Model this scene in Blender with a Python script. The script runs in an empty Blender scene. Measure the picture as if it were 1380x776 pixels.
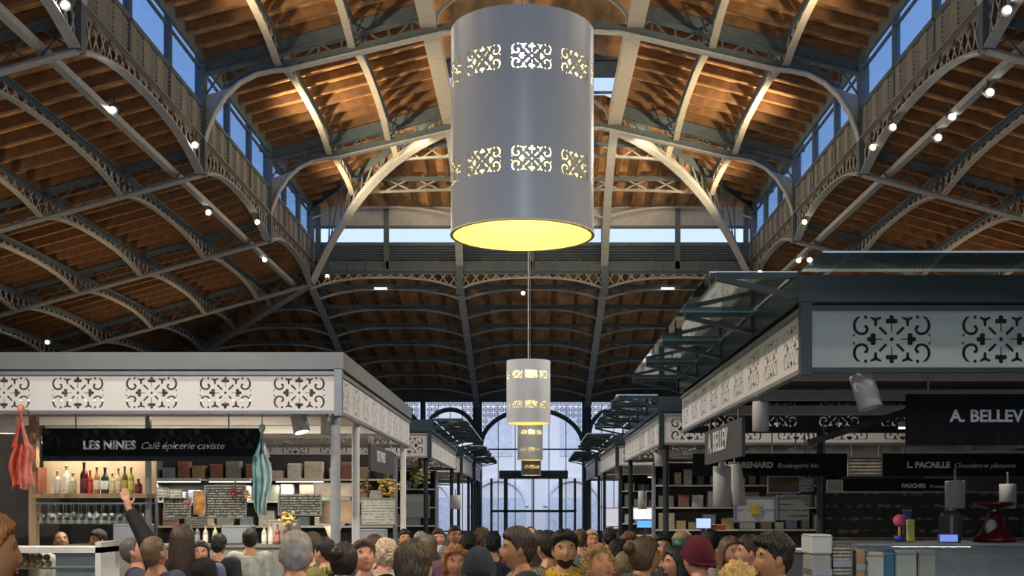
import bpy, bmesh, math, random
import numpy as np
from mathutils import Vector, Matrix
random.seed(11)
scene = bpy.context.scene
COL = scene.collection
PI = math.pi

# ------------------------------------------------------------------ camera
F = 1620.0                       # focal length in pixels of the 1380 px wide frame
CZ = 1.85                        # camera height
cam_d = bpy.data.cameras.new('camera')
cam = bpy.data.objects.new('camera', cam_d)
COL.objects.link(cam)
cam.location = (0, 0, CZ)
cam.rotation_euler = (PI / 2, 0, 0)
cam_d.sensor_fit = 'HORIZONTAL'
cam_d.sensor_width = 36.0
cam_d.lens = 36.0 * F / 1380.0
cam_d.shift_x = (690 - 717) / 1380.0
cam_d.shift_y = (683 - 388) / 1380.0
cam_d.clip_start = 0.05
cam_d.clip_end = 400
scene.camera = cam

# ------------------------------------------------------------------ view, world
scene.view_settings.view_transform = 'Standard'
scene.view_settings.look = 'None'
scene.view_settings.gamma = 1.0
scene.view_settings.exposure = 0.0
scene.view_settings.use_curve_mapping = False
scene.cycles.max_bounces = 6
scene.cycles.diffuse_bounces = 3
scene.cycles.glossy_bounces = 3
scene.cycles.transmission_bounces = 5
scene.cycles.transparent_max_bounces = 10
scene.cycles.caustics_reflective = False
scene.cycles.caustics_refractive = False
scene.cycles.sample_clamp_indirect = 6.0

world = bpy.data.worlds.new('evening_sky')
scene.world = world
world.use_nodes = True
wn, wl = world.node_tree.nodes, world.node_tree.links
bg = wn['Background']
tc = wn.new('ShaderNodeTexCoord')
sp = wn.new('ShaderNodeSeparateXYZ')
rp = wn.new('ShaderNodeValToRGB')
wl.new(tc.outputs['Generated'], sp.inputs[0])
wl.new(sp.outputs['Z'], rp.inputs[0])
rp.color_ramp.elements[0].position = 0.0
rp.color_ramp.elements[0].color = (0.62, 0.74, 0.92, 1)
rp.color_ramp.elements[1].position = 0.6
rp.color_ramp.elements[1].color = (0.25, 0.36, 0.60, 1)
wl.new(rp.outputs[0], bg.inputs[0])
bg.inputs[1].default_value = 1.55

# ------------------------------------------------------------------ lights
def lamp(name, kind, loc, energy, color=(1, 1, 1), size=0.2, aim=None, spot=None, size_y=None, blend=0.5):
    d = bpy.data.lights.new(name, kind)
    d.energy = energy
    d.color = color
    if kind == 'AREA':
        d.size = size
        if size_y:
            d.shape = 'RECTANGLE'
            d.size_y = size_y
    else:
        d.shadow_soft_size = size
    if kind == 'SPOT':
        d.spot_size = spot or 1.6
        d.spot_blend = blend
    o = bpy.data.objects.new(name, d)
    COL.objects.link(o)
    o.location = loc
    if aim is not None:
        o.rotation_euler = (Vector(aim) - Vector(loc)).to_track_quat('-Z', 'Y').to_euler()
    return o

W = 6.0
YS = [10.1, 15.85, 21.8, 27.3, 32.6]
YEND, XOUT = 43.2, 14.9
WARM, WHITE, AMBER = (1.0, 0.80, 0.55), (1.0, 0.93, 0.82), (1.0, 0.73, 0.40)

# roof uplights standing on the clerestory ledge, aimed at the boarding of the nave
for y, e in ((13.0, 260), (18.8, 800), (24.5, 1400), (29.2, 700)):
    for s in (-1, 1):
        lamp('roof_uplight', 'SPOT', (s * 5.55, y, 8.75), e, AMBER, 0.10, (s * 1.2, y + 0.8, 11.3), 2.0, blend=0.9)
for s in (-1, 1):
    lamp('hip_uplight', 'SPOT', (s * 2.9, 27.5, 10.0), 190, AMBER, 0.08, (s * 2.3, 31.0, 10.6), 2.2, blend=0.9)
# added fill spots without a fitting, aimed at the aisle roofs
for s in (-1, 1):
    for y in (13.5, 19.0, 24.5, 30.0):
        lamp('aisle_fill', 'SPOT', (s * 9.4, y, 3.9), 260, AMBER, 0.12, (s * 9.9, y + 0.6, 8.2), 1.9, blend=1.0)
# added fill lights along the tops of the stall cornices, facing the roof
for s, y, l, e in ((-1, 13.9, 5.5, 70), (1, 10.8, 5.5, 70), (1, 19.2, 6.0, 60), (-1, 23.9, 6.0, 60), (1, 27.5, 5.0, 50), (-1, 32.1, 4.5, 14), (1, 35.5, 5.0, 12)):
    lamp('cornice_fill', 'AREA', (s * 2.1, y, 3.42), e, WHITE, 0.08, (s * 2.1, y, 9.0), size_y=l)
# added sun from behind the hall, to brighten the houses across the end street
sun_d = bpy.data.lights.new('facade_fill_sun', 'SUN'); sun_d.energy = 1.5; sun_d.angle = 0.3; sun_d.color = (1.0, 0.95, 0.92)
sun = bpy.data.objects.new('facade_fill_sun', sun_d); COL.objects.link(sun); sun.rotation_euler = (math.radians(66), 0, math.radians(4))
# added fill spots above the frame that light the stall fronts and the passage
lamp('near_fill_spot', 'SPOT', (-5.6, 3.5, 7.6), 1300, WHITE, .1, (-3.8, 10.8, 2.7), 0.9, blend=1.0)
lamp('near_fill_spot', 'SPOT', (-4.2, 3.5, 7.8), 800, WHITE, .1, (-2.6, 10.8, 2.7), 0.7, blend=1.0)
lamp('near_fill_spot', 'SPOT', (5.6, 1.5, 7.8), 620, WHITE, .1, (3.9, 7.6, 2.9), 0.7, blend=1.0)
for s in (-1, 1):
    lamp('near_fill_spot', 'SPOT', (s * 6.3, 6.4, 7.8), 950, WARM, .1, (s * 0.3, 7.4, 1.7), 1.0, blend=1.0)
    lamp('near_fill_spot', 'SPOT', (s * 6.3, 2.0, 7.8), 110, WHITE, .1, (0, 6.4, 2.2), 1.0, blend=1.0)
for s in (-1, 1):
    for y, e in ((9.0, 1500), (15.0, 1500), (20.6, 1500), (26.2, 1500)):
        lamp('rail_floodlight', 'SPOT', (s * 6.3, y, 7.8), e, WHITE, .1, (-s * 1.2, y + 1.5, 2.0), 1.5, blend=1.0)

# ------------------------------------------------------------------ materials
MATS = {}
def mat(name, col, rough=0.5, metal=0.0, var=0.12, scale=6.0, bump=0.0, emit=None, estr=0.0, trans=0.0, alpha=1.0, spec=None, stretch=None):
    if name in MATS:
        return MATS[name]
    m = bpy.data.materials.new(name)
    m.use_nodes = True
    nt = m.node_tree
    b = nt.nodes['Principled BSDF']
    c = (col[0], col[1], col[2], 1)
    b.inputs['Base Color'].default_value = c
    b.inputs['Roughness'].default_value = rough
    b.inputs['Metallic'].default_value = metal
    if spec is not None:
        b.inputs['Specular IOR Level'].default_value = spec
    if trans:
        b.inputs['Transmission Weight'].default_value = trans
    if emit:
        b.inputs['Emission Color'].default_value = (*emit, 1)
        b.inputs['Emission Strength'].default_value = estr
    if var or bump:
        t = nt.nodes.new('ShaderNodeTexCoord')
        mp = nt.nodes.new('ShaderNodeMapping')
        if stretch:
            mp.inputs['Scale'].default_value = stretch
        n = nt.nodes.new('ShaderNodeTexNoise')
        n.inputs['Scale'].default_value = scale
        n.inputs['Detail'].default_value = 5
        nt.links.new(t.outputs['Object'], mp.inputs[0])
        nt.links.new(mp.outputs[0], n.inputs[0])
        if var:
            r = nt.nodes.new('ShaderNodeValToRGB')
            r.color_ramp.elements[0].position = 0.3
            r.color_ramp.elements[1].position = 0.7
            r.color_ramp.elements[0].color = tuple(max(0, x * (1 - var)) for x in col) + (1,)
            r.color_ramp.elements[1].color = tuple(min(1, x * (1 + var)) for x in col) + (1,)
            nt.links.new(n.outputs[0], r.inputs[0])
            nt.links.new(r.outputs[0], b.inputs['Base Color'])
        if bump:
            bp = nt.nodes.new('ShaderNodeBump')
            bp.inputs['Strength'].default_value = bump
            bp.inputs['Distance'].default_value = 0.01
            nt.links.new(n.outputs[0], bp.inputs['Height'])
            nt.links.new(bp.outputs[0], b.inputs['Normal'])
    MATS[name] = m
    return m

def glass_mat(name, tint, refl=0.12, rough=0.03):
    """thin sheet glass: lets light straight through, tinted, with a fresnel reflection"""
    if name in MATS:
        return MATS[name]
    m = bpy.data.materials.new(name)
    m.use_nodes = True
    nt = m.node_tree
    nt.nodes.remove(nt.nodes['Principled BSDF'])
    out = nt.nodes['Material Output']
    tr = nt.nodes.new('ShaderNodeBsdfTransparent')
    tr.inputs[0].default_value = (*tint, 1)
    gl = nt.nodes.new('ShaderNodeBsdfGlossy')
    gl.inputs['Color'].default_value = (0.9, 0.95, 0.95, 1)
    gl.inputs['Roughness'].default_value = rough
    fr = nt.nodes.new('ShaderNodeLayerWeight')
    fr.inputs[0].default_value = 0.5
    pw = nt.nodes.new('ShaderNodeMath'); pw.operation = 'POWER'; pw.inputs[1].default_value = 4.0
    ma = nt.nodes.new('ShaderNodeMath'); ma.operation = 'MULTIPLY_ADD'; ma.inputs[1].default_value = 0.75; ma.inputs[2].default_value = refl
    nt.links.new(fr.outputs['Facing'], pw.inputs[0]); nt.links.new(pw.outputs[0], ma.inputs[0])
    mx = nt.nodes.new('ShaderNodeMixShader')
    nt.links.new(ma.outputs[0], mx.inputs[0])
    nt.links.new(tr.outputs[0], mx.inputs[1])
    nt.links.new(gl.outputs[0], mx.inputs[2])
    nt.links.new(mx.outputs[0], out.inputs[0])
    MATS[name] = m
    return m

IRON = mat('painted_iron', (0.34, 0.355, 0.37), 0.5, 0.0, 0.12, 9.0)  # lighter than the webs on lower chords: light from below put into the colour
IRON_D = mat('dark_blue_iron', (0.075, 0.105, 0.13), 0.55, 0.0, 0.15, 7.0)
IRON_B = mat('blue_green_iron', (0.045, 0.10, 0.135), 0.5, 0.0, 0.15, 7.0)
IRON_LIT = mat('warm_lit_iron', (0.34, 0.33, 0.30), 0.5, 0.0, 0.1, 9.0)  # warm light on the purlin undersides, put into the colour
LOUV = mat('louvre_boards', (0.17, 0.17, 0.165), 0.6, 0.0, 0.12, 12.0)
BOARD = mat('roof_boarding', (0.44, 0.24, 0.10), 0.7, 0.0, 0.55, 3.2, 0.25, stretch=(1.0, 0.35, 1.0))
RAFT = mat('rafter_wood', (0.16, 0.085, 0.04), 0.75, 0.0, 0.3, 5.0)
SKYPANE = glass_mat('blue_clerestory_glass', (0.62, 0.78, 0.96), 0.03)
CLEAR = glass_mat('clear_window_glass', (0.97, 0.985, 1.0), 0.02)
GREENG = glass_mat('green_awning_glass', (0.70, 0.80, 0.76), 0.34)
CASEG = glass_mat('display_case_glass', (0.94, 0.97, 0.96), 0.05)
GLASSW = glass_mat('drinking_glass', (0.86, 0.88, 0.88), 0.16)
PANEL = mat('white_fascia_sheet', (0.74, 0.71, 0.68), 0.35, 0.0, 0.03, 3.0)
PANEL_SHADE = mat('shaded_fascia_sheet', (0.42, 0.46, 0.45), 0.18, 0.0, 0.05, 3.0)  # darker copy of the fascia sheet, shade of this front put into colour
STEEL = mat('brushed_grey_steel', (0.30, 0.31, 0.32), 0.35, 0.6, 0.1, 8.0)
ZINC = mat('zinc_cornice', (0.20, 0.205, 0.21), 0.4, 0.35, 0.08, 3.0)
DKGREEN = mat('dark_green_frame', (0.025, 0.04, 0.042), 0.35, 0.2, 0.1, 6.0)
TEALBOX = mat('dark_teal_cornice', (0.018, 0.034, 0.038), 0.25, 0.1, 0.1, 2.0)
BLACK = mat('black_sign_board', (0.006, 0.008, 0.009), 0.6, 0.0, 0.1, 8.0, spec=0.15)
WHITEP = mat('white_lettering', (0.70, 0.70, 0.68), 0.5, 0.0, 0.0, emit=(1, 1, 1), estr=0.0)
WHITE_M = mat('white_lacquer', (0.72, 0.71, 0.69), 0.35, 0.0, 0.04, 4.0)
WOODC = mat('shelf_wood', (0.34, 0.22, 0.12), 0.55, 0.0, 0.25, 6.0, 0.1, stretch=(4, 4, 0.6))
CONC = mat('hall_floor_concrete', (0.22, 0.21, 0.20), 0.6, 0.0, 0.25, 1.5, 0.1)
WALLP = mat('outer_wall_plaster', (0.30, 0.28, 0.26), 0.8, 0.0, 0.15, 1.2)
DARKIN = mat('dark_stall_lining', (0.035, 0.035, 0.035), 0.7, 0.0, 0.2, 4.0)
CABLE = mat('grey_cable', (0.35, 0.35, 0.35), 0.5, 0.0, 0.0)

# ------------------------------------------------------------------ mesh helpers
def tag(o, label=None, cat=None, group=None, kind=None):
    if label: o['label'] = label
    if cat: o['category'] = cat
    if group: o['group'] = group
    if kind: o['kind'] = kind
    return o

def empty(name, loc=(0, 0, 0), rz=0.0, parent=None):
    o = bpy.data.objects.new(name, None)
    o.empty_display_size = 0.1
    COL.objects.link(o)
    o.location = loc
    o.rotation_euler = (0, 0, rz)
    if parent: o.parent = parent
    return o

def link(name, me, parent=None, loc=(0, 0, 0), rot=None):
    o = bpy.data.objects.new(name, me)
    COL.objects.link(o)
    o.location = loc
    if rot: o.rotation_euler = rot
    if parent: o.parent = parent
    return o

def copy_tree(o, parent=None, loc=None, rot=None):
    c = o.copy()
    COL.objects.link(c)
    if parent is not None: c.parent = parent
    if loc is not None: c.location = loc
    if rot is not None: c.rotation_euler = rot
    for ch in list(o.children):
        copy_tree(ch, c)
    return c

class MB:
    """collects simple shapes; mesh() makes one mesh of them"""
    def __init__(self): self.v, self.f, self.sm = [], [], []
    def add(self, vs, fs, smooth=False):
        n = len(self.v)
        self.v += [tuple(p) for p in vs]
        self.f += [tuple(i + n for i in f) for f in fs]
        self.sm += [smooth] * len(fs)
        return self
    def box(self, x0, x1, y0, y1, z0, z1):
        return self.add([(x0,y0,z0),(x1,y0,z0),(x1,y1,z0),(x0,y1,z0),(x0,y0,z1),(x1,y0,z1),(x1,y1,z1),(x0,y1,z1)],
                        [(0,3,2,1),(4,5,6,7),(0,1,5,4),(1,2,6,5),(2,3,7,6),(3,0,4,7)])
    def cbox(self, c, s):
        return self.box(c[0]-s[0]/2, c[0]+s[0]/2, c[1]-s[1]/2, c[1]+s[1]/2, c[2]-s[2]/2, c[2]+s[2]/2)
    def bar(self, p, q, w, h, up=(0, 0, 1)):
        """box section from p to q: w across, h along up"""
        p, q = Vector(p), Vector(q)
        d = (q - p)
        if d.length < 1e-6: return self
        d.normalize()
        a = d.cross(Vector(up))
        if a.length < 1e-4: a = d.cross(Vector((1, 0, 0)))
        a.normalize()
        b = a.cross(d).normalized()
        a, b = a * w / 2, b * h / 2
        vs = [p-a-b, p+a-b, p+a+b, p-a+b, q-a-b, q+a-b, q+a+b, q-a+b]
        return self.add(vs, [(0,1,2,3),(7,6,5,4),(0,4,5,1),(1,5,6,2),(2,6,7,3),(3,7,4,0)])
    def path(self, pts, w, h, up=(0, 0, 1)):
        for p, q in zip(pts, pts[1:]): self.bar(p, q, w, h, up)
        return self
    def tube(self, p, q, r, n=10, r2=None, caps=True):
        p, q = Vector(p), Vector(q)
        d = (q - p).normalized()
        a = d.cross(Vector((0, 0, 1)))
        if a.length < 1e-4: a = Vector((1, 0, 0))
        a.normalize(); b = d.cross(a)
        r2 = r if r2 is None else r2
        vs = []
        for c, rr in ((p, r), (q, r2)):
            for i in range(n):
                t = 2 * PI * i / n
                vs.append(c + a * (rr * math.cos(t)) + b * (rr * math.sin(t)))
        self.add(vs, [(i, (i+1) % n, n + (i+1) % n, n + i) for i in range(n)], True)
        if caps: self.add(vs, [tuple(range(n))[::-1], tuple(range(n, 2*n))])
        return self
    def lathe(self, prof, n=16, c=(0, 0, 0), smooth=True):
        """profile of (radius, z) about the vertical through c"""
        vs, fs = [], []
        for r, z in prof:
            for i in range(n):
                t = 2 * PI * i / n
                vs.append((c[0] + r*math.cos(t), c[1] + r*math.sin(t), c[2] + z))
        for k in range(len(prof)-1):
            for i in range(n):
                j = (i+1) % n
                fs.append((k*n+i, k*n+j, (k+1)*n+j, (k+1)*n+i))
        return self.add(vs, fs, smooth)
    def ball(self, c, r, n=12, m=8):
        rx, ry, rz = r if isinstance(r, (tuple, list)) else (r, r, r)
        vs = [(c[0], c[1], c[2]-rz)]
        for k in range(1, m):
            a = -PI/2 + PI*k/m
            for i in range(n):
                t = 2*PI*i/n
                vs.append((c[0]+rx*math.cos(a)*math.cos(t), c[1]+ry*math.cos(a)*math.sin(t), c[2]+rz*math.sin(a)))
        vs.append((c[0], c[1], c[2]+rz))
        fs = [(0, 1+(i+1) % n, 1+i) for i in range(n)]
        for k in range(m-2):
            for i in range(n):
                j = (i+1) % n
                fs.append((1+k*n+i, 1+k*n+j, 1+(k+1)*n+j, 1+(k+1)*n+i))
        L = len(vs)-1
        fs += [(1+(m-2)*n+i, 1+(m-2)*n+(i+1) % n, L) for i in range(n)]
        return self.add(vs, fs, True)
    def quad(self, a, b, c, d): return self.add([a, b, c, d], [(0, 1, 2, 3)])
    def prism(self, poly, d):
        """closed polygon of 3D points pushed by vector d"""
        n = len(poly); d = Vector(d)
        vs = [Vector(p) for p in poly] + [Vector(p) + d for p in poly]
        return self.add(vs, [tuple(range(n))[::-1], tuple(range(n, 2*n))] + [(i, (i+1) % n, n+(i+1) % n, n+i) for i in range(n)])
    def mesh(self, name, m, off=None):
        me = bpy.data.meshes.new(name)
        vs = self.v if off is None else [(x-off[0], y-off[1], z-off[2]) for x, y, z in self.v]
        me.from_pydata(vs, [], self.f)
        if any(self.sm): me.polygons.foreach_set('use_smooth', self.sm)
        ms = m if isinstance(m, (list, tuple)) else [m]
        for x in ms: me.materials.append(x)
        me.update()
        return me
    def build(self, name, m, parent=None, loc=None, rot=None):
        """shapes given in world coordinates when the parent is an unrotated root; loc given: shapes are local"""
        if loc is not None: return link(name, self.mesh(name, m), parent, loc, rot)
        off = None
        if parent is not None:
            o = Vector((0, 0, 0)); p = parent
            while p is not None: o += p.location; p = p.parent
            off = o
        return link(name, self.mesh(name, m, off), parent)

def bevel(me, w=0.004, seg=1):
    bm = bmesh.new(); bm.from_mesh(me)
    bmesh.ops.bevel(bm, geom=bm.edges[:], offset=w, segments=seg, affect='EDGES', profile=0.5)
    bm.to_mesh(me); bm.free()
    return me

def at(px, py, y):
    """world point seen at a pixel of the photograph at depth y"""
    return Vector(((px - 717) / F * y, y, CZ + (683 - py) / F * y))

def text(name, s, size, m, loc, rot, parent=None, shear=0.0, align='LEFT', extr=0.004, bold=0.0):
    c = bpy.data.curves.new(name, 'FONT')
    c.body = s; c.size = size; c.extrude = extr; c.shear = shear; c.align_x = align; c.offset = bold; c.resolution_u = 3
    t = bpy.data.objects.new(name, c)
    COL.objects.link(t)
    me = bpy.data.meshes.new_from_object(t.evaluated_get(bpy.context.evaluated_depsgraph_get()))
    bpy.data.objects.remove(t)
    me.name = name
    me.materials.clear(); me.materials.append(m)
    return link(name, me, parent, loc, rot)
# ================================================================== the hall
def S(o): o['kind'] = 'structure'; return o

S(MB().box(-XOUT, XOUT, -7, YEND + 1, -0.1, 0).build('floor', CONC))
for s, nm in ((-1, 'wall_left'), (1, 'wall_right')):
    S(MB().box(min(s*XOUT, s*(XOUT+.3)), max(s*XOUT, s*(XOUT+.3)), -7, YEND+.3, 0, 6.3).build(nm, WALLP))
b = MB()
b.box(-XOUT, -5.6, -7.3, -7, 0, 6.3); b.box(5.6, XOUT, -7.3, -7, 0, 6.3); b.box(-XOUT, XOUT, -7.3, -7, 7.6, 13)
S(b.build('wall_front', WALLP))

def arch_t(t, rise, p=2.6): return rise * (1 - abs(2*t-1)**p)

def girder(L, depth, rise, n, slope=0.0, fw=0.10, ch=0.05, tw=0.09, p=2.6, web=0.03):
    """lattice girder along +x from 0 to L: lower chord, upper chord, lattice as three meshes"""
    lo, up, la = MB(), MB(), MB()
    N = 14
    pts = [Vector((L*i/N, 0, slope*L*i/N + arch_t(i/N, rise, p))) for i in range(N+1)]
    lo.path(pts, fw, 0.022)
    lo.path([q + Vector((0, 0, ch/2)) for q in pts], 0.02, ch)
    up.bar((0, 0, depth), (L, 0, slope*L + depth), tw, 0.03)
    up.bar((0, 0, depth-.05), (L, 0, slope*L + depth-.05), 0.02, 0.09)
    def zl(t): return slope*L*t + arch_t(t, rise, p)
    def zu(t): return slope*L*t + depth
    for i in range(n):
        t0, t1 = i/n, (i+1)/n
        la.bar((L*t0, 0, zl(t0)), (L*t1, 0, zu(t1)), web, 0.012, (0, 1, 0))
        la.bar((L*t0, 0, zu(t0)), (L*t1, 0, zl(t1)), web, 0.012, (0, 1, 0))
    return lo, up, la

GCACHE = {}
def place_girder(name, key, P, rz, L, depth, rise, n, slope=0.0, mats=(IRON, IRON_D, IRON), **kw):
    k = (key, round(L, 2), slope)
    if k not in GCACHE:
        r = empty(name, P, rz)
        lo, up, la = girder(L, depth, rise, n, slope, **kw)
        link('lower_chord', lo.mesh('lower_chord', mats[0]), r)
        link('upper_chord', up.mesh('upper_chord', mats[1]), r)
        link('lattice', la.mesh('lattice', mats[2]), r)
        S(r); GCACHE[k] = r
        return r
    r = copy_tree(GCACHE[k], None, P, (0, 0, rz))
    return r

# ---- roof boarding and rafters -------------------------------------------------
def roof_bay_x(ceil, x0, z0, x1, z1, ya, yb, step=0.58):
    """slope falling along x between (x0,z0) and (x1,z1); rafters run with the slope, one board strip between two rafters"""
    n = max(1, round((yb-ya)/step)); st = (yb-ya)/n
    L = math.hypot(x1-x0, z1-z0); ang = math.atan2(z1-z0, abs(x1-x0)); rzz = PI if x1 < x0 else 0.0
    key = ('rx', round(L, 3), round(ang, 4), round(st, 3))
    if key not in GCACHE:
        raf = MB().box(0, L, -.045, .045, -.17, 0).mesh('rafter', RAFT)
        brd = MB().box(0, L, -st/2+.006, st/2-.006, 0, .035).mesh('roof_board', BOARD)
        GCACHE[key] = (raf, brd)
    raf, brd = GCACHE[key]
    for i in range(n):
        y = ya + st*i
        link('rafter', raf, ceil, (x0, y, z0), (0, -ang, rzz))
        link('roof_board', brd, ceil, (x0, y+st/2, z0 + random.uniform(0, .012)), (0, -ang, rzz))

SL = 0.275                                   # pitch of the aisle roofs
SLE = 0.215                                  # pitch of the end aisle
def aisle_z(x): return 8.55 - SL*(abs(x)-W)
def nave_z(x): return 10.12 + 0.262*(W-abs(x))
XL, ZL = 1.87, nave_z(1.87)                  # edge of the ridge lantern

cn_l, cn_r = empty('ceiling_nave'), empty('ceiling_nave')
ca_l, ca_r = empty('ceiling_aisle'), empty('ceiling_aisle')
ce, ch = empty('ceiling_end_aisle'), empty('ceiling_hip')
for o in (cn_l, cn_r, ca_l, ca_r, ce, ch): S(o)
for s, cn, ca in ((-1, cn_l, ca_l), (1, cn_r, ca_r)):
    for ya, yb in zip(YS[:-2], YS[1:-1]):
        roof_bay_x(cn, s*XL, ZL, s*(W+.05), nave_z(W+.05), ya, yb)
    for ya, yb in zip(YS[:-1], YS[1:]):
        roof_bay_x(ca, s*W, aisle_z(W), s*XOUT, aisle_z(XOUT), ya, yb)
    # the roof over the near part of the hall, above and behind the view
    S(MB().add([(s*XL, -7, ZL), (s*(W+.2), -7, nave_z(W+.2)), (s*(W+.2), YS[0], nave_z(W+.2)), (s*XL, YS[0], ZL)], [(0, 1, 2, 3)]).build('roof_near', BOARD))
    S(MB().add([(s*W, -7, 8.55), (s*XOUT, -7, aisle_z(XOUT)), (s*XOUT, YS[0], aisle_z(XOUT)), (s*W, YS[0], 8.55)], [(0, 1, 2, 3)]).build('roof_near', BOARD))
    S(MB().box(min(s*W, s*(W+.1)), max(s*W, s*(W+.1)), -7, YS[0], 8.5, 10.2).build('wall_clerestory', LOUV))
# corner pieces of the aisles, cut along the hip from (6, 32.6) to (14.9, 43.2)
for s, ca in ((-1, ca_l), (1, ca_r)):
    n = 18; st = (YEND-YS[-1])/n
    for i in range(n):
        y0 = YS[-1] + st*i; xh = W + (XOUT-W)*(i/n); xh1 = W + (XOUT-W)*((i+1)/n)
        b = MB().bar((s*xh, y0, aisle_z(xh)-.09), (s*XOUT, y0, aisle_z(XOUT)-.09), .08, .17); b.build('rafter', RAFT, ca)
        MB().add([(s*xh, y0, aisle_z(xh)), (s*XOUT, y0, aisle_z(XOUT)), (s*XOUT, y0+st, aisle_z(XOUT)), (s*xh1, y0+st, aisle_z(xh1))], [(0, 1, 2, 3)]).build('roof_board', BOARD, ca)
def end_z(y): return 8.55 - (8.55-aisle_z(XOUT))*(y-YS[-1])/(YEND-YS[-1])
xs = np.linspace(-XOUT, XOUT, 47)
for x0, x1 in zip(xs, xs[1:]):
    def yh(x): return YS[-1] + max(0, (abs(x)-W)/(XOUT-W))*(YEND-YS[-1])
    if yh(x0) < YEND - .4:
        MB().bar((x0, yh(x0), end_z(yh(x0))-.09), (x0, YEND, end_z(YEND)-.09), .08, .17).build('rafter', RAFT, ce)
    MB().add([(x0, yh(x0), end_z(yh(x0))), (x1, yh(x1), end_z(yh(x1))), (x1, YEND, end_z(YEND)), (x0, YEND, end_z(YEND))], [(0, 1, 2, 3)]).build('roof_board', BOARD, ce)
# hip of the nave between the last full truss and the end clerestory
YH, YE = YS[3], YS[4]
def hip_y(x): return YH + (YE-YH)*max(0, (abs(x)-XL)/(W-XL))
def hip_z(y): return nave_z(W) + (ZL-nave_z(W))*(YE-y)/(YE-YH)
xs = np.linspace(-W, W, 23)
for x0, x1 in zip(xs, xs[1:]):
    y0, y1 = hip_y(x0), hip_y(x1)
    if y0 < YE-.2: MB().bar((x0, y0, hip_z(y0)-.08), (x0, YE+.2, hip_z(YE+.2)-.08), .09, .16).build('rafter', RAFT, ch)
    MB().add([(x0, y0, hip_z(y0)), (x1, y1, hip_z(y1)), (x1, YE+.3, hip_z(YE+.3)), (x0, YE+.3, hip_z(YE+.3))], [(0, 1, 2, 3)]).build('roof_board', BOARD, ch)
for s, cn in ((-1, cn_l), (1, cn_r)):
    n = 9
    for i in range(n):
        y0 = YH + (YE-YH)*i/n; y1 = YH + (YE-YH)*(i+1)/n
        xa, xb = XL + (W-XL)*i/n, XL + (W-XL)*(i+1)/n
        MB().bar((s*xa, y0, nave_z(xa)-.08), (s*(W+.2), y0, nave_z(W+.2)-.08), .08, .16).build('rafter', RAFT, cn)
        MB().add([(s*xa, y0, nave_z(xa)), (s*(W+.2), y0, nave_z(W+.2)), (s*(W+.2), y1, nave_z(W+.2)), (s*xb, y1, nave_z(xb))], [(0, 1, 2, 3)]).build('roof_board', BOARD, cn)
# ---- ridge lantern ------------------------------------------------------------
b = MB()
for s in (-1, 1):
    b.add([(s*2.3, -7, 12.0), (0, -7, 12.55), (0, YH+.5, 12.55), (s*2.3, YH+.5, 12.0)], [(0, 1, 2, 3)])
S(b.build('ceiling_lantern', BOARD))
lan = S(empty('window_lantern'))
for s in (-1, 1):
    for ya, yb in zip([-7] + YS[:3], YS[:4]):
        m = 3
        for i in range(m):
            y0, y1 = ya + (yb-ya)*i/m, ya + (yb-ya)*(i+1)/m
            MB().box(s*2.05-.01, s*2.05+.01, y0+.05, y1-.05, 11.55, 12.0).build('pane', SKYPANE, lan)
            MB().box(s*2.05-.04, s*2.05+.04, y0-.05, y0+.05, 11.2, 12.05).build('mullion', IRON_D, lan)
        MB().box(s*2.05-.04, s*2.05+.04, ya, yb, 11.2, 11.55).build('sill', IRON_D, lan)
b = MB().box(-2.05, 2.05, YH+.02, YH+.08, 11.25, 11.3)
b.box(-2.05, 2.05, YH+.02, YH+.08, 11.62, 12.0)
for x in (-2.0, -1.0, 0, 1.0, 2.0): b.box(x-.05, x+.05, YH+.02, YH+.08, 11.3, 11.62)
b.prism([(-2.1, YH+.02, 11.98), (2.1, YH+.02, 11.98), (0, YH+.02, 12.5)], (0, .05, 0))
b.build('end_frame', IRON_D, lan)
for x0, x1 in ((-1.95, -1.05), (-.95, -.05), (.05, .95), (1.05, 1.95)):
    MB().box(x0, x1, YH+.04, YH+.06, 11.3, 11.62).build('pane', CLEAR, lan)

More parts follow.
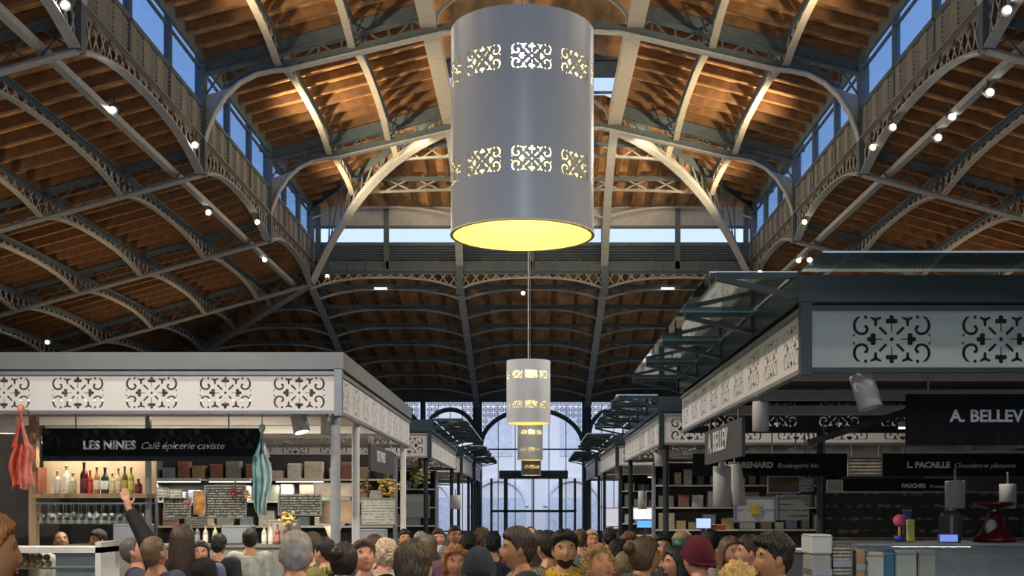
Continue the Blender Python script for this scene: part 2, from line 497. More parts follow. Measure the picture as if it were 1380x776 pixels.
# ---- nave trusses --------------------------------------------------------------
def nave_lower(x):
    """height of the lower chord of a nave truss over the distance x from the axis"""
    a = abs(x)
    if a > 4.5:
        u = min(1.0, (a-4.5)/1.5)
        return 7.85 + 1.91*math.sqrt(max(0, 1-u**2.4))**1.0
    if a > 1.6: return 9.76 + (4.5-a)*0.235
    return 9.76 + 2.9*0.235 + 0.06*(1-(a/1.6)**2)
def nave_truss(y):
    r = empty('roof_truss', (0, y, 0)); S(r)
    lo, up, la, kn = MB(), MB(), MB(), MB()
    xs = [-6, -5.99, -5.95, -5.88, -5.75, -5.55, -5.3, -5.0, -4.7, -4.4, -3.8, -3.2, -2.4, -1.6, -.8, 0]
    xs = xs + [-x for x in xs[-2::-1]]
    pts = [Vector((x, 0, nave_lower(x))) for x in xs]
    for p, q in zip(pts, pts[1:]):
        lo.bar(p, q, .18, .03, (0, 1, 0)) if False else lo.bar(p, q, .17, .03)
    lo2 = [p + Vector((0, 0, .09)) for p in pts if abs(p.x) < 5.6]
    up.path(lo2, .03, .16)
    def zt(x): return nave_z(x) - .20
    for s in (-1, 1):
        up.bar((s*6.0, 0, zt(6)-.12), (s*1.75, 0, zt(1.75)-.12), .05, .26)
        up.bar((s*6.0, 0, zt(6)-.25), (s*1.75, 0, zt(1.75)-.25), .16, .03)
        k = 10
        X = [6 - (6-1.75)*i/k for i in range(k+1)]
        for i in range(k):
            a0, a1 = X[i], X[i+1]
            z0, z1 = min(zt(a0)-.25, max(nave_lower(a0), 9.2)), min(zt(a1)-.25, nave_lower(a1))
            la.bar((s*a1, 0, z1), (s*a1, 0, zt(a1)-.22), .035, .02, (0, 1, 0))
            la.bar((s*a0, 0, zt(a0)-.22) if i % 2 else (s*a0, 0, z0), (s*a1, 0, z1) if i % 2 else (s*a1, 0, zt(a1)-.22), .035, .02, (0, 1, 0))
        # curved plate of the knee between arch and clerestory post
        kp = [(s*6.0, 0, 7.9)] + [(s*(a+.0), 0, nave_lower(a)+.01) for a in (5.97, 5.9, 5.78, 5.6, 5.35)] + [(s*5.75, 0, 9.35), (s*6.0, 0, 9.3)]
        kn.prism([(p[0], -.02, p[2]) for p in kp], (0, .04, 0))
    # flat arc in the lantern
    arc = [Vector((1.75*math.cos(PI*i/16), 0, 10.62 + .75*math.sin(PI*i/16))) for i in range(17)]
    lo.path(arc, .06, .04, (0, 1, 0))
    lo.build('lower_chord', IRON, r, (0, 0, 0)); up.build('upper_chord', IRON_D, r, (0, 0, 0))
    la.build('lattice', IRON_D, r, (0, 0, 0)); kn.build('knee_plate', IRON_LIT, r, (0, 0, 0))
    return r
T0 = nave_truss(YS[1])
for y in (YS[2], YS[3]): copy_tree(T0, None, (0, y, 0))
copy_tree(T0, None, (0, YS[0], 0))
# end frame of the clerestory: the two knees and hip ribs, and the posts that carry the ridge
r = S(empty('hip_frame', (0, YE, 0)))
for s in (-1, 1):
    b, w = MB(), MB()
    A, B = Vector((s*6.0, YE, 7.85)), Vector((s*XL, YH, 10.36))
    pts = []
    for i in range(21):
        t = i/20
        f = 1-(1-t)**1.0
        lin = A.lerp(B, f)
        lin.z = 7.85 + 2.51*(1-(1-t)**2.5)
        pts.append(lin)
    b.path(pts, .20, .04); b.path([p + Vector((0, 0, .1)) for p in pts], .04, .18)
    b.build('hip_rib', IRON, r)
    C, D = Vector((s*XL, YH, 10.36)), Vector((s*1.96, YE, 8.3))
    m = MB(); q = []
    for i in range(15):
        t = i/14; p = C.lerp(D, t); p.z = 8.3 + 2.06*(1-t**2.2); q.append(p)
    m.path(q, .2, .05); m.path([p + Vector((0, 0, .1)) for p in q], .05, .2)
    m.build('ridge_rib', IRON, r)
    tr = MB(); D2 = Vector((s*XL, YH, 10.95))
    tr.bar((s*6.0, YE, 10.0), tuple(D2), .06, .22); tr.build('hip_rafter', IRON_D, r)
    ls = MB()
    top = [Vector((s*6.0, YE, 10.0)).lerp(D2, i/12) for i in range(13)]
    low = [pts[min(20, int(i/12*20))] for i in range(13)]
    for i in range(2, 12):
        ls.bar(low[i], top[i+1], .04, .02, (0, 1, 0)); ls.bar(low[i], top[i], .04, .02, (0, 1, 0))
    ls.build('lattice', IRON_D, r)
    p = MB().box(s*1.96-.09, s*1.96+.09, YE-.12, YE+.06, 7.6, 9.9); p.build('end_post', IRON_D, r)

# ---- purlins of the nave -------------------------------------------------------
for ya, yb in zip(YS[:3], YS[1:4]):
    for s in (-1, 1):
        for x, zz in ((3.27, 10.17), (4.6, 9.84)):
            place_girder('roof_purlin', 'nave', (s*x, ya, zz), PI/2, yb-ya, 0.50, 0.30, 16, fw=.13, mats=(IRON_LIT, IRON_D, IRON_LIT))
        b = MB().box(s*XL-.15, s*XL+.15, ya+.05, yb-.05, 10.52, 10.56)
        b.box(s*(XL+.13)-.015, s*(XL+.13)+.015, ya+.05, yb-.05, 10.56, 10.95); b.box(s*(XL-.13)-.015, s*(XL-.13)+.015, ya+.05, yb-.05, 10.56, 10.8)
        S(b.build('lantern_beam', IRON_LIT))
# short purlins of the hip bay and the cross purlins of the hip slope
for s in (-1, 1):
    for x, zz in ((3.27, 10.17), (4.6, 9.84)):
        yb = hip_y(x)
        place_girder('roof_purlin', 'nave', (s*x, YH, zz), PI/2, yb-YH, 0.50, 0.15, 6, fw=.13, mats=(IRON_LIT, IRON_D, IRON_LIT))
for t in (0.33, 0.66):
    y = YH + (YE-YH)*t; xm = XL + (W-XL)*t
    place_girder('hip_purlin', 'hip%.2f' % t, (-xm, y, hip_z(y)-.62), 0, 2*xm, .42, .1, 12)
b = MB()
N = 24
for seg in (-1, 0, 1):
    c = seg*3.95
    hw = 1.96
    b.path([Vector((c - hw + 2*hw*i/12, YE-.3, 9.6 + arch_t(i/12, .30))) for i in range(13)], .05, .04, (0, 1, 0))
S(b.build('hip_tie_arch', IRON))

# ---- clerestory: windows, louvres, arched girders --------------------------------
LOUVER = {}
def louvre_panel(L):
    k = round(L, 3)
    if k not in LOUVER:
        fr, sl = MB(), MB()
        # three columns of slats between plain upright boards
        c = L/3
        for i in range(3):
            x0 = i*c
            fr.box(x0, x0+c*.46, -.03, .02, 0, .60)
            for j in range(8):
                z = .04 + j*.069
                sl.add([(x0+c*.46, -.03, z+.05), (x0+c, -.03, z+.05), (x0+c, .05, z), (x0+c*.46, .05, z), (x0+c*.46, -.03, z+.062), (x0+c, -.03, z+.062), (x0+c, .05, z+.012), (x0+c*.46, .05, z+.012)],
                       [(0, 1, 2, 3), (4, 7, 6, 5), (0, 4, 5, 1), (2, 6, 7, 3)])
        fr.box(0, L, -.04, .03, .58, .64); fr.box(0, L, -.04, .03, -.02, .04)
        LOUVER[k] = (fr.mesh('louvre_board', LOUV), sl.mesh('louvre_slats', LOUV))
    return LOUVER[k]
wn_i = 0
for s in (-1, 1):
    for bi, (ya, yb) in enumerate(zip(YS[:-1], YS[1:])):
        wn_i += 1
        wr = S(empty('window_%d' % wn_i, (s*W, ya, 9.1)))
        fr = MB(); L = yb-ya; n = 3
        fr.box(-.05, .05, 0, L, -.04, .04); fr.box(-.05, .05, 0, L, .97, 1.05)
        fr.build('frame', IRON_D, wr, (0, 0, 0))
        for i in range(n):
            y0, y1 = L*i/n, L*(i+1)/n
            MB().box(-.06, .06, y0-.04, y0+.04, 0, 1).build('mullion', IRON_D, wr, (0, 0, 0))
            MB().box(-.006, .006, y0+.04, y1-.04, .04, .97).build('pane', SKYPANE, wr, (0, 0, 0))
            MB().box(-.025, .025, y0+.04, y1-.04, .66, .69).build('glazing_bar', IRON_D, wr, (0, 0, 0))
        lv = S(empty('wall_louvre', (s*W, ya, 8.5)))
        fr_me, sl_me = louvre_panel(L/n)
        for i in range(n):
            y0 = L*i/n
            o = link('louvre_board', fr_me, lv, (0, y0 if s < 0 else y0 + L/n, 0), (0, 0, PI/2 if s < 0 else -PI/2))
            o = link('louvre_slats', sl_me, lv, (0, y0 if s < 0 else y0 + L/n, 0), (0, 0, PI/2 if s < 0 else -PI/2)); o['kind'] = 'stuff'
            MB().box(-.05, .05, y0-.04, y0+.04, 0, .6).build('mullion', IRON_D, lv, (0, 0, 0))
        place_girder('clerestory_arch', 'clere', (s*W, ya, 7.85), PI/2, L, .66, .42, 22, fw=.16, tw=.18, p=2.5, mats=(IRON, LOUV, IRON))
        S(MB().box(s*5.95-.03, s*5.95+.03, ya, yb, 9.86, 10.14).build('eaves_board', IRON_D))
    for y in YS:
        S(MB().box(s*W-.09, s*W+.09, y-.09, y+.09, 7.85, 10.15).build('clerestory_post', IRON_D))
# rail with floodlights beside the clerestory
    S(MB().box(s*6.5-.06, s*6.5+.06, YS[0], YE+1, 7.86, 7.96).build('light_rail', IRON))
# end clerestory: sky strip, boards and louvres
r = S(empty('window_end', (0, YE, 0)))
for x0, x1 in ((-5.6, -4.0), (-3.9, -2.06), (-1.86, -.05), (.05, 1.86), (2.06, 3.9), (4.0, 5.6)):
    MB().box(x0, x1, YE-.005, YE+.005, 9.02, 9.40).build('pane', CLEAR, r)
b = MB()
b.box(-6, 6, YE-.04, YE+.04, 9.40, 9.47); b.box(-6, 6, YE-.04, YE+.04, 8.95, 9.02)
for x in (-5.8, -3.95, -1.96, 0, 1.96, 3.95, 5.8): b.box(x-.07, x+.07, YE-.05, YE+.05, 8.3, 10.0)
b.build('frame', IRON_D, r)
MB().box(-6, 6, YE-.03, YE+.03, 9.47, 9.98).build('fascia_board', IRON, r)
for i in range(7):
    x0 = -6 + 12*i/7
for k in range(6):
    z = 8.52 + k*.072
    MB().add([(-5.9, YE-.02, z+.05), (5.9, YE-.02, z+.05), (5.9, YE+.06, z), (-5.9, YE+.06, z), (-5.9, YE-.02, z+.065), (5.9, YE-.02, z+.065), (5.9, YE+.06, z+.015), (-5.9, YE+.06, z+.015)],
             [(0, 1, 2, 3), (4, 7, 6, 5), (0, 4, 5, 1), (2, 6, 7, 3)]).build('louvre_slat', IRON_D, r)
b = MB().box(-6, 6, YE-.05, YE+.02, 8.22, 8.5)
for i in range(24): b.box(-6 + i*.5, -5.96 + i*.5, YE-.07, YE-.05, 8.22, 8.5)
b.build('lower_board', IRON_D, r)
for i, (x0, x1) in enumerate(((-6, -1.96), (-1.96, 1.96), (1.96, 6))):
    place_girder('end_arch_girder', 'endc', (x0, YE, 7.75), 0, x1-x0, .50, .30, 14, mats=(IRON, IRON_D, IRON_LIT))

# ---- aisle ribs and purlins --------------------------------------------------------
for s in (-1, 1):
    rz = PI if s < 0 else 0
    for y in YS[1:]:
        place_girder('aisle_rib', 'rib', (s*W, y, 7.85), rz, XOUT-W, .50, 0.0, 16, -SL, fw=.17, tw=.16, ch=.07, mats=(IRON, IRON_D, IRON_D))
    for k in range(6):
        x = 7.45 + 1.43*k
        zb = 7.85 - SL*(x-W)
        for ya, yb in zip(YS[:-1], YS[1:]):
            place_girder('aisle_purlin', 'aisle', (s*x, ya, zb+.02), PI/2, yb-ya, .46, .27, 18, fw=.11)
        yb = YE + (YEND-YE)*(x-W)/(XOUT-W)
        if yb-YE > 1.5:
            place_girder('aisle_purlin', 'aislec', (s*x, YE, zb+.02), PI/2, yb-YE, .46, .22, max(4, int((yb-YE)/.34)), fw=.11)
    # hip rib of the corner
    S(MB().bar((s*W, YE, 7.88), (s*XOUT, YEND, 7.88-SL*(XOUT-W)), .22, .05).bar((s*W, YE, 8.0), (s*XOUT, YEND, 8.0-SL*(XOUT-W)), .05, .25).build('corner_hip_rib', IRON))
zend = 7.85 - SL*(XOUT-W)
for x in (-6, -1.96, 1.96, 6):
    sl = (7.85-zend)/(YEND-YE)
    place_girder('end_rib', 'erib', (x, YE, 7.85), PI/2, YEND-YE, .45, 0, 18, -sl, fw=.2, tw=.16, mats=(IRON, IRON_D, IRON_D))
for k in range(7):
    y = YE + .95 + 1.4*k
    t = (y-YE)/(YEND-YE)
    zb = 7.85 - (7.85-zend)*t
    xd = W + (XOUT-W)*t
    for x0, x1 in ((-xd, -6), (-6, -1.96), (-1.96, 1.96), (1.96, 6), (6, xd)):
        if x1-x0 > .8:
            place_girder('end_purlin', 'ep', (x0, y, zb-.02), 0, x1-x0, .42, .30, max(3, int((x1-x0)/.35)), fw=.10, mats=(IRON, IRON_D, IRON_B))
# ================================================================== end wall with its glazed arcade
we = S(empty('wall_end', (0, YEND, 0)))
def arch_bay(xc, hw, zs, rise):
    """iron arch, openwork spandrel and glazing of one bay"""
    a = MB()
    pts = [Vector((xc + hw*math.cos(PI*i/20), YEND, zs + rise*math.sin(PI*i/20))) for i in range(21)]
    a.path(pts, .16, .11, (0, 1, 0))
    a.build('arch_rib', IRON_B, we)
    t = MB(); d = .21
    nx = int(2*hw/d)
    for i in range(nx+1):
        for j in range(8):
            x = xc - hw + .05 + (2*hw-.1)*(i+.5)/(nx+1); z = 5.56 - j*d
            if z < zs: continue
            u = (x-xc)/hw
            if abs(u) < 1 and z < zs + rise*math.sqrt(1-u*u) + .12: continue
            c = [Vector((x + .075*math.cos(k*PI/4), YEND, z + .075*math.sin(k*PI/4))) for k in range(9)]
            t.path(c, .022, .022, (0, 1, 0))
            t.bar((x-.075, YEND, z), (x+.075, YEND, z), .012, .014); t.bar((x, YEND, z-.075), (x, YEND, z+.105), .012, .014)
    o = t.build('spandrel_tracery', IRON_B, we); o['kind'] = 'stuff'
    g = MB(); n = 4 if hw < 1.2 else 6
    for i in range(n):
        x0, x1 = xc-hw + 2*hw*i/n, xc-hw + 2*hw*(i+1)/n
        MB().box(x0+.02, x1-.02, YEND+.03, YEND+.04, 1.0, 5.6).build('pane', CLEAR, we)
        if i: MB().box(x0-.015, x0+.015, YEND+.02, YEND+.05, 1.0, 5.55).build('mullion', IRON_B, we)
    MB().box(xc-hw, xc+hw, YEND+.02, YEND+.05, 3.90, 3.95).build('transom', IRON_B, we)
arch_bay(0, 1.83, 4.05, 1.30)
cols_x = [1.96]
for s in (-1, 1):
    for k in range(3):
        xc = s*(1.96 + .98 + 1.96*k)
        arch_bay(xc, .88, 4.45, .90)
    for k in range(7):
        x = s*(1.96 + 1.96*k)
        w = .17 if k in (0, 2) else .10
        MB().tube((x, YEND, 0), (x, YEND, 5.75), w if k == 0 else w, 12).build('column', IRON_B, we)
    MB().box(min(s*7.84, s*XOUT), max(s*7.84, s*XOUT), YEND, YEND+.2, 0, 6.2).build('plaster_infill', WALLP, we)
MB().box(-7.84, -1.2, YEND, YEND+.12, 0, 1.0).box(1.35, 7.84, YEND, YEND+.12, 0, 1.0).build('plinth', IRON_B, we)
MB().box(-XOUT, XOUT, YEND-.06, YEND+.1, 5.62, 5.75).build('head_beam', IRON_B, we)
MB().box(-XOUT, XOUT, YEND-.02, YEND+.1, 5.75, 6.3).build('upper_board', IRON_D, we)
# entrance lobby
dr = S(empty('door_1', (0.05, 42.0, 0)))
b = MB()
for x in (-.93, -.86, 1.02): pass
for x in (-.92, 1.00): b.box(x-.07, x+.07, 41.93, 42.07, 0, 2.85)
b.box(.03, .08, 41.95, 42.05, 0, 2.85)
for x in (-1.42, 1.5): b.box(x-.04, x+.04, 41.95, 42.05, 0, 2.85)
b.box(-1.45, 1.55, 41.93, 42.07, 1.66, 1.75)
b.build('door_frame', IRON_B, dr)
MB().box(-1.15, 1.25, 41.8, 43.1, 2.85, 3.12).build('lobby_roof', IRON_B, dr)
for x0, x1 in ((-1.38, -1.0), (-.84, .02), (.1, .92), (1.08, 1.45)):
    MB().box(x0, x1, 41.99, 42.01, 1.76, 2.84).build('pane', CLEAR, dr)
    MB().box(x0, x1, 41.99, 42.01, .1, 1.65).build('pane', CLEAR, dr)
# the street outside
MB().box(-30, 30, YEND+1, 66, -.12, -.02)
S(MB().box(-30, 30, YEND+1, 66, -.12, -.02).build('street_pavement', CONC))
FAC = mat('pale_render_facade', (0.84, 0.83, 0.86), 0.8, 0, 0.06, 0.6)
fb = tag(empty('building', (0, 58, 0)), 'pale rendered house with arched ground floor seen through the end glazing', 'building')
MB().box(-16, 16, 58, 59, 0, 9.0).build('facade', FAC, fb)
SHUT = mat('pale_blue_shutter', (0.62, 0.66, 0.76), 0.6)
for i in range(8):
    x = -12.4 + 3.6*i
    f = MB().box(x-.65, x+.65, 57.93, 58.0, 4.3, 6.6).build('window_frame', SHUT, fb)
    MB().box(x-.5, x+.5, 57.90, 57.93, 4.45, 6.45).build('pane', SHUT, f)
    a = MB(); pts = [Vector((x + 1.35*math.cos(PI*k/16), 57.9, 1.9 + 1.3*math.sin(PI*k/16))) for k in range(17)]
    a.path(pts, .2, .22, (0, 1, 0)); a.build('arch_surround', FAC, fb)
    MB().box(x-1.3, x+1.3, 57.94, 57.98, 0, 2.3).build('shop_front', SHUT, fb)

# ================================================================== pierced fascia tiles
def motif_holes():
    H = [[(.085*math.cos(a), .085*math.sin(a)) for a in np.linspace(0, 2*PI, 9)[:-1]]]
    up = [(-.02, .30), (.02, .30), (.025, .64), (.22, .64), (.25, .73), (.22, .83), (.09, .83), (.10, .93), (0, 1.0), (-.10, .93), (-.09, .83), (-.22, .83), (-.25, .73), (-.22, .64), (-.025, .64)]
    H += [up, [(x, -y) for x, y in up]]
    sd = [(.36, -.018), (.65, -.025), (.65, -.22), (.755, -.25), (.86, -.22), (.86, -.09), (.95, -.10), (1.02, 0), (.95, .10), (.86, .09), (.86, .22), (.755, .25), (.65, .22), (.65, .025), (.36, .018)]
    H += [sd, [(-x, y) for x, y in sd]]
    q = []
    q.append([(.17, .24), (.25, .16), (.54, .45), (.46, .53)])
    q.append([(.60, .53), (.70, .53), (.73, .76), (.86, .84), (.86, .93), (.66, .86), (.44, .93), (.42, .84), (.58, .76)])
    q.append([(1.06 + .075*math.cos(a), .90 + .08*math.sin(a)) for a in np.linspace(0, 2*PI, 7)[:-1]])
    cl = [(1.27, .93), (1.40, .86), (1.49, .74), (1.53, .58), (1.50, .41), (1.42, .29), (1.29, .22), (1.15, .22), (1.03, .29), (.985, .41), (1.04, .52), (1.13, .53)]
    wd = [.02, .10, .12, .13, .13, .12, .11, .11, .12, .13, .14, .06]
    L, R = [], []
    for i, (x, y) in enumerate(cl):
        a = cl[max(0, i-1)]; c = cl[min(len(cl)-1, i+1)]
        dx, dy = c[0]-a[0], c[1]-a[1]; l = math.hypot(dx, dy)
        nx, ny = -dy/l, dx/l
        L.append((x + nx*wd[i]/2, y + ny*wd[i]/2)); R.append((x - nx*wd[i]/2, y - ny*wd[i]/2))
    q.append(L + R[::-1])
    q.append([(1.50, .24), (1.56, .20), (1.62, .08), (1.50, .15)])
    for h in q:
        for sx in (1, -1):
            for sy in (1, -1): H.append([(sx*x, sy*y) for x, y in h])
    return H
HOLES = motif_holes()
TILES = {}
def tile_mesh(w, h, ms, extr=0.004, m=None, edge_pts=1):
    """sheet of w by h in the xz plane, pierced by the scroll motif of half height ms"""
    k = (round(w, 3), round(h, 3), ms, extr, m.name if m else '')
    if k in TILES: return TILES[k]
    c = bpy.data.curves.new('fascia_tile', 'CURVE')
    c.dimensions = '2D'; c.fill_mode = 'BOTH'; c.extrude = extr
    def spl(pts):
        sp = c.splines.new('POLY'); sp.points.add(len(pts)-1); sp.use_cyclic_u = True
        for p, q in zip(sp.points, pts): p.co = (q[0], q[1], 0, 1)
    spl([(-w/2, -h/2), (w/2, -h/2), (w/2, h/2), (-w/2, h/2)])
    for hh in HOLES: spl([(x*ms, y*ms) for x, y in hh])
    o = bpy.data.objects.new('t', c); COL.objects.link(o)
    me = bpy.data.meshes.new_from_object(o.evaluated_get(bpy.context.evaluated_depsgraph_get()))
    bpy.data.objects.remove(o)
    me.transform(Matrix.Rotation(PI/2, 4, 'X'))
    me.name = 'fascia_panel'; me.materials.clear(); me.materials.append(m or PANEL)
    TILES[k] = me
    return me

def fascia(root, P, Q, z0, z1, m=PANEL, pitch=.68, n=None, ms=.145, margin0=0.0):
    """row of pierced panels from P to Q (xy, world), with rails above and below"""
    P, Q = Vector((*P, 0)), Vector((*Q, 0)); d = Q-P; L = d.length; d.normalize()
    rz = math.atan2(d.y, d.x)
    off = Vector(root.location)
    n = n or max(1, round((L-margin0)/pitch)); tw = (L-margin0)/n
    me = tile_mesh(tw, z1-z0, ms, m=m)
    for i in range(n):
        c = P + d*(margin0 + tw*(i+.5)); c.z = (z0+z1)/2
        link('fascia_panel', me, root, c-off, (0, 0, rz))
    if margin0:
        c = P + d*margin0/2
        link('end_panel', MB().box(-margin0/2, margin0/2, -.004, .004, -(z1-z0)/2, (z1-z0)/2).mesh('end_panel', m), root, Vector((c.x, c.y, (z0+z1)/2))-off, (0, 0, rz))
    for z, h in ((z0, .03), (z1, .03)):
        MB().bar(P + Vector((0, 0, z)), Q + Vector((0, 0, z)), .05, h).build('fascia_rail', STEEL if m is PANEL else DKGREEN, root)

def bracket_mesh(l=.52, h=.13):
    b = MB()
    b.bar((0, 0, 0), (l, 0, 0), .05, .035); b.bar((0, 0, -h), (l, 0, -.015), .05, .03); b.bar((0, 0, .0), (0, 0, -h), .05, .03, (1, 0, 0))
    return b.mesh('awning_bracket', DKGREEN)
BRK = bracket_mesh()
def awning_side(root, s, x, y0, y1, z, proj=.56, step=1.5):
    off = Vector(root.location)
    n = max(1, round((y1-y0)/step)); st = (y1-y0)/n
    for i in range(n):
        MB().box(min(s*x, s*(x-proj)), max(s*x, s*(x-proj)), y0+st*i+.006, y0+st*(i+1)-.006, z+.02, z+.032).build('awning_glass', GREENG, root)
    for i in range(n+1):
        link('awning_bracket', BRK, root, Vector((s*x, y0+st*i, z))-off, (0, 0, PI if s > 0 else 0))

GLOW = mat('lit_tube', (1, 1, 1), 0.5, 0, 0, emit=(1, 0.93, 0.80), estr=1.1)
def tube_light(name, p, q, energy, label, col=WHITE, group=None):
    r = tag(empty(name, (0, 0, 0)), label, 'lamp', group)
    c = (Vector(p)+Vector(q))/2; r.location = c
    MB().bar(p, q, .08, .05).build('housing', WHITE_M, r)
    MB().bar(Vector(p)-Vector((0, 0, .035)), Vector(q)-Vector((0, 0, .035)), .04, .02).build('tube', GLOW, r)
    d = Vector(q)-Vector(p)
    l = lamp('stall_light', 'AREA', c-Vector((0, 0, .07)), energy, col, d.length, c-Vector((0, 0, 1)), size_y=.08)
    l.rotation_euler = (0, 0, math.atan2(d.y, d.x))
    return r

# ---- wine bar on the left ---------------------------------------------------------
XA = 1.74
TANROOF = mat('tan_stall_ceiling', (.26, .22, .18), .6, 0, .1)
def stall(name, label, s, y0, y1, xo, z0, z1, ztop, glass=True, front_m=PANEL, corn_m=TEALBOX, margin=0.0, front_n=None, back=True, aisle_m=PANEL, back_m=PANEL):
    r = tag(empty(name, (s*XA, y0, 0)), label, 'stall')
    fx0, fx1 = s*(XA+.02), s*xo
    if s < 0: fascia(r, (fx0, y0), (fx1, y0), z0, z1, front_m, .647, front_n, margin0=margin)
    else: fascia(r, (fx0, y0), (fx1, y0), z0, z1, front_m, .70, front_n, margin0=margin, ms=.156)
    fascia(r, (s*XA, y0+.06), (s*XA, y1), z0, z1, aisle_m, .70, ms=.145)
    if back: fascia(r, (fx0, y1), (fx1, y1), z0, z1, back_m, .68)
    x0, x1 = min(s*(XA-.05), s*xo), max(s*(XA-.05), s*xo)
    cz0 = z1+.035
    MB().box(x0, x1, y0-.03, y0+.1, cz0, ztop).build('cornice', corn_m, r)
    MB().box(min(s*(XA-.05), s*(XA+.1)), max(s*(XA-.05), s*(XA+.1)), y0+.1, y1, cz0, ztop).build('cornice', corn_m, r)
    MB().box(x0, x1, y1-.1, y1, cz0, ztop).build('cornice', corn_m, r)
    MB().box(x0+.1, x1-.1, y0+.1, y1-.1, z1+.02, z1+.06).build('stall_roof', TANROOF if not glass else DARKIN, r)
    MB().box(s*XA-.035, s*XA+.035, y0-.03, y0+.045, z0-.03, z1+.04).build('corner_post', STEEL if not glass else DKGREEN, r)
    if glass: awning_side(r, s, XA-.05, y0, y1, ztop)
    return r
LB = stall('wine_bar_stall', 'wine bar stall under pierced white fascia with plain grey cornice, at left', -1, 10.8, 17.0, 6.4, 2.70, 3.05, 3.237, glass=False, corn_m=ZINC)
for y, rad in ((10.95, .045), (12.2, .04), (16.7, .04)):
    MB().tube((-1.79, y, 0), (-1.79, y, 2.70), rad, 14).build('post', IRON if rad > .042 else WHITE_M, LB)
for y in (12.4, 14.0, 15.6):
    MB().box(-6.3, -1.85, y-.04, y+.04, 2.80, 2.90).build('ceiling_beam', WHITE_M, LB)
PANEL_UNLIT = mat('unlit_back_fascia_sheet', (0.03, 0.035, 0.035), 0.4, 0, 0.1)  # back fascia of the unlit stall: its darkness is put into the colour
RB = stall('butcher_stall', 'dark stall with grey pierced front and green glass awning, at right', 1, 7.65, 13.9, 8.2, 2.72, 3.114, 3.32, front_m=PANEL_SHADE, margin=.18, front_n=9, back_m=PANEL_UNLIT)
for i in range(4):
    x0 = 1.70 + 1.6*i
    MB().box(x0+.005, x0+1.595, 7.05, 7.62, 3.34, 3.352).build('awning_glass', GREENG, RB)
for x in (3.25, 4.85): link('awning_bracket', BRK, RB, Vector((x, 7.62, 3.32))-Vector(RB.location), (0, 0, -PI/2))
for y in (9.6, 11.4, 13.2):
    MB().box(1.8, 8.1, y-.04, y+.04, 2.86, 2.96).build('ceiling_beam', WHITE_M, RB)
MB().bar(at(1088, 597, 9.2), at(1228, 552, 9.2), .05, .05).build('stay_bar', DARKIN, RB)
MB().tube((3.29, 13.69, 0), (3.29, 13.69, 2.7), .05, 12).build('post', DKGREEN, RB)
R2 = stall('market_stall', 'second stall on the right of the passage, with pale fascia', 1, 16.15, 22.4, 8.2, 2.70, 3.09, 3.33)
R3 = stall('market_stall', 'third stall on the right of the passage, near the doors', 1, 32.5, 38.5, 8.2, 2.70, 3.09, 3.33)
L2 = stall('market_stall', 'second stall on the left of the passage, behind the wine bar', -1, 20.4, 27.4, 8.2, 2.70, 3.09, 3.33)
L3 = stall('market_stall', 'third stall on the left of the passage', -1, 29.6, 34.6, 8.2, 2.70, 3.09, 3.33)
L4 = stall('market_stall', 'last stall on the left of the passage, by the doors', -1, 36.2, 40.2, 8.2, 2.70, 3.09, 3.33)
RX = stall('market_stall', 'stall across the cross passage on the right, with pale fascia', 1, 24.6, 30.4, 8.2, 2.70, 3.09, 3.33)
for r, s, y0, y1 in ((R2, 1, 16.15, 22.4), (R3, 1, 32.5, 38.5), (L2, -1, 20.4, 27.4), (L3, -1, 29.6, 34.6), (L4, -1, 36.2, 40.2), (RX, 1, 24.6, 30.4)):
    for y in (y0+.2, y1-.2): MB().tube((s*1.82, y, 0), (s*1.82, y, 2.7), .04, 10).build('post', DKGREEN, r)
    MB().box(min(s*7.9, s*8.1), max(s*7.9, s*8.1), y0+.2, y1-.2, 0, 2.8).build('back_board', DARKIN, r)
    for y in (y0+1.5, y0+3.0): MB().box(min(s*1.9, s*8), max(s*1.9, s*8), y-.04, y+.04, 2.62, 2.68).build('ceiling_beam', WHITE_M, r)

ORD = ['first', 'second', 'third', 'fourth', 'fifth', 'sixth', 'seventh', 'eighth', 'ninth', 'tenth', 'eleventh', 'twelfth', 'thirteenth', 'fourteenth', 'fifteenth', 'sixteenth']
for i, (x, y, e) in enumerate(((-3.4, 12.9, 46), (-4.9, 12.9, 42), (-3.2, 14.6, 60), (-5.0, 14.6, 60))):
    tube_light('tube_lamp', (x-.6, y, 3.03), (x+.6, y, 3.03), e, 'white tube lamp under the wine bar ceiling, %s from the passage in the %s row' % (('nearer', 'farther')[i % 2], ('front', 'rear')[i//2]), (1, .86, .66))
for i, (s, y, e, nm) in enumerate(((1, 18.2, 38, 'second right stall'), (-1, 22.5, 38, 'second left stall'), (-1, 31.5, 40, 'third left stall'), (1, 27, 44, 'cross passage stall'), (1, 35, 45, 'third right stall'), (-1, 38, 38, 'last left stall'))):
    tube_light('tube_lamp', (s*2.6, y, 2.55), (s*4.6, y, 2.55), e, 'white tube lamp inside the ' + nm, (1, .93, .8))
tube_light('tube_lamp', (3.6, 11.8, 2.66), (4.6, 11.8, 2.66), 6, 'dim tube lamp inside the dark right stall', (1, .93, .8))

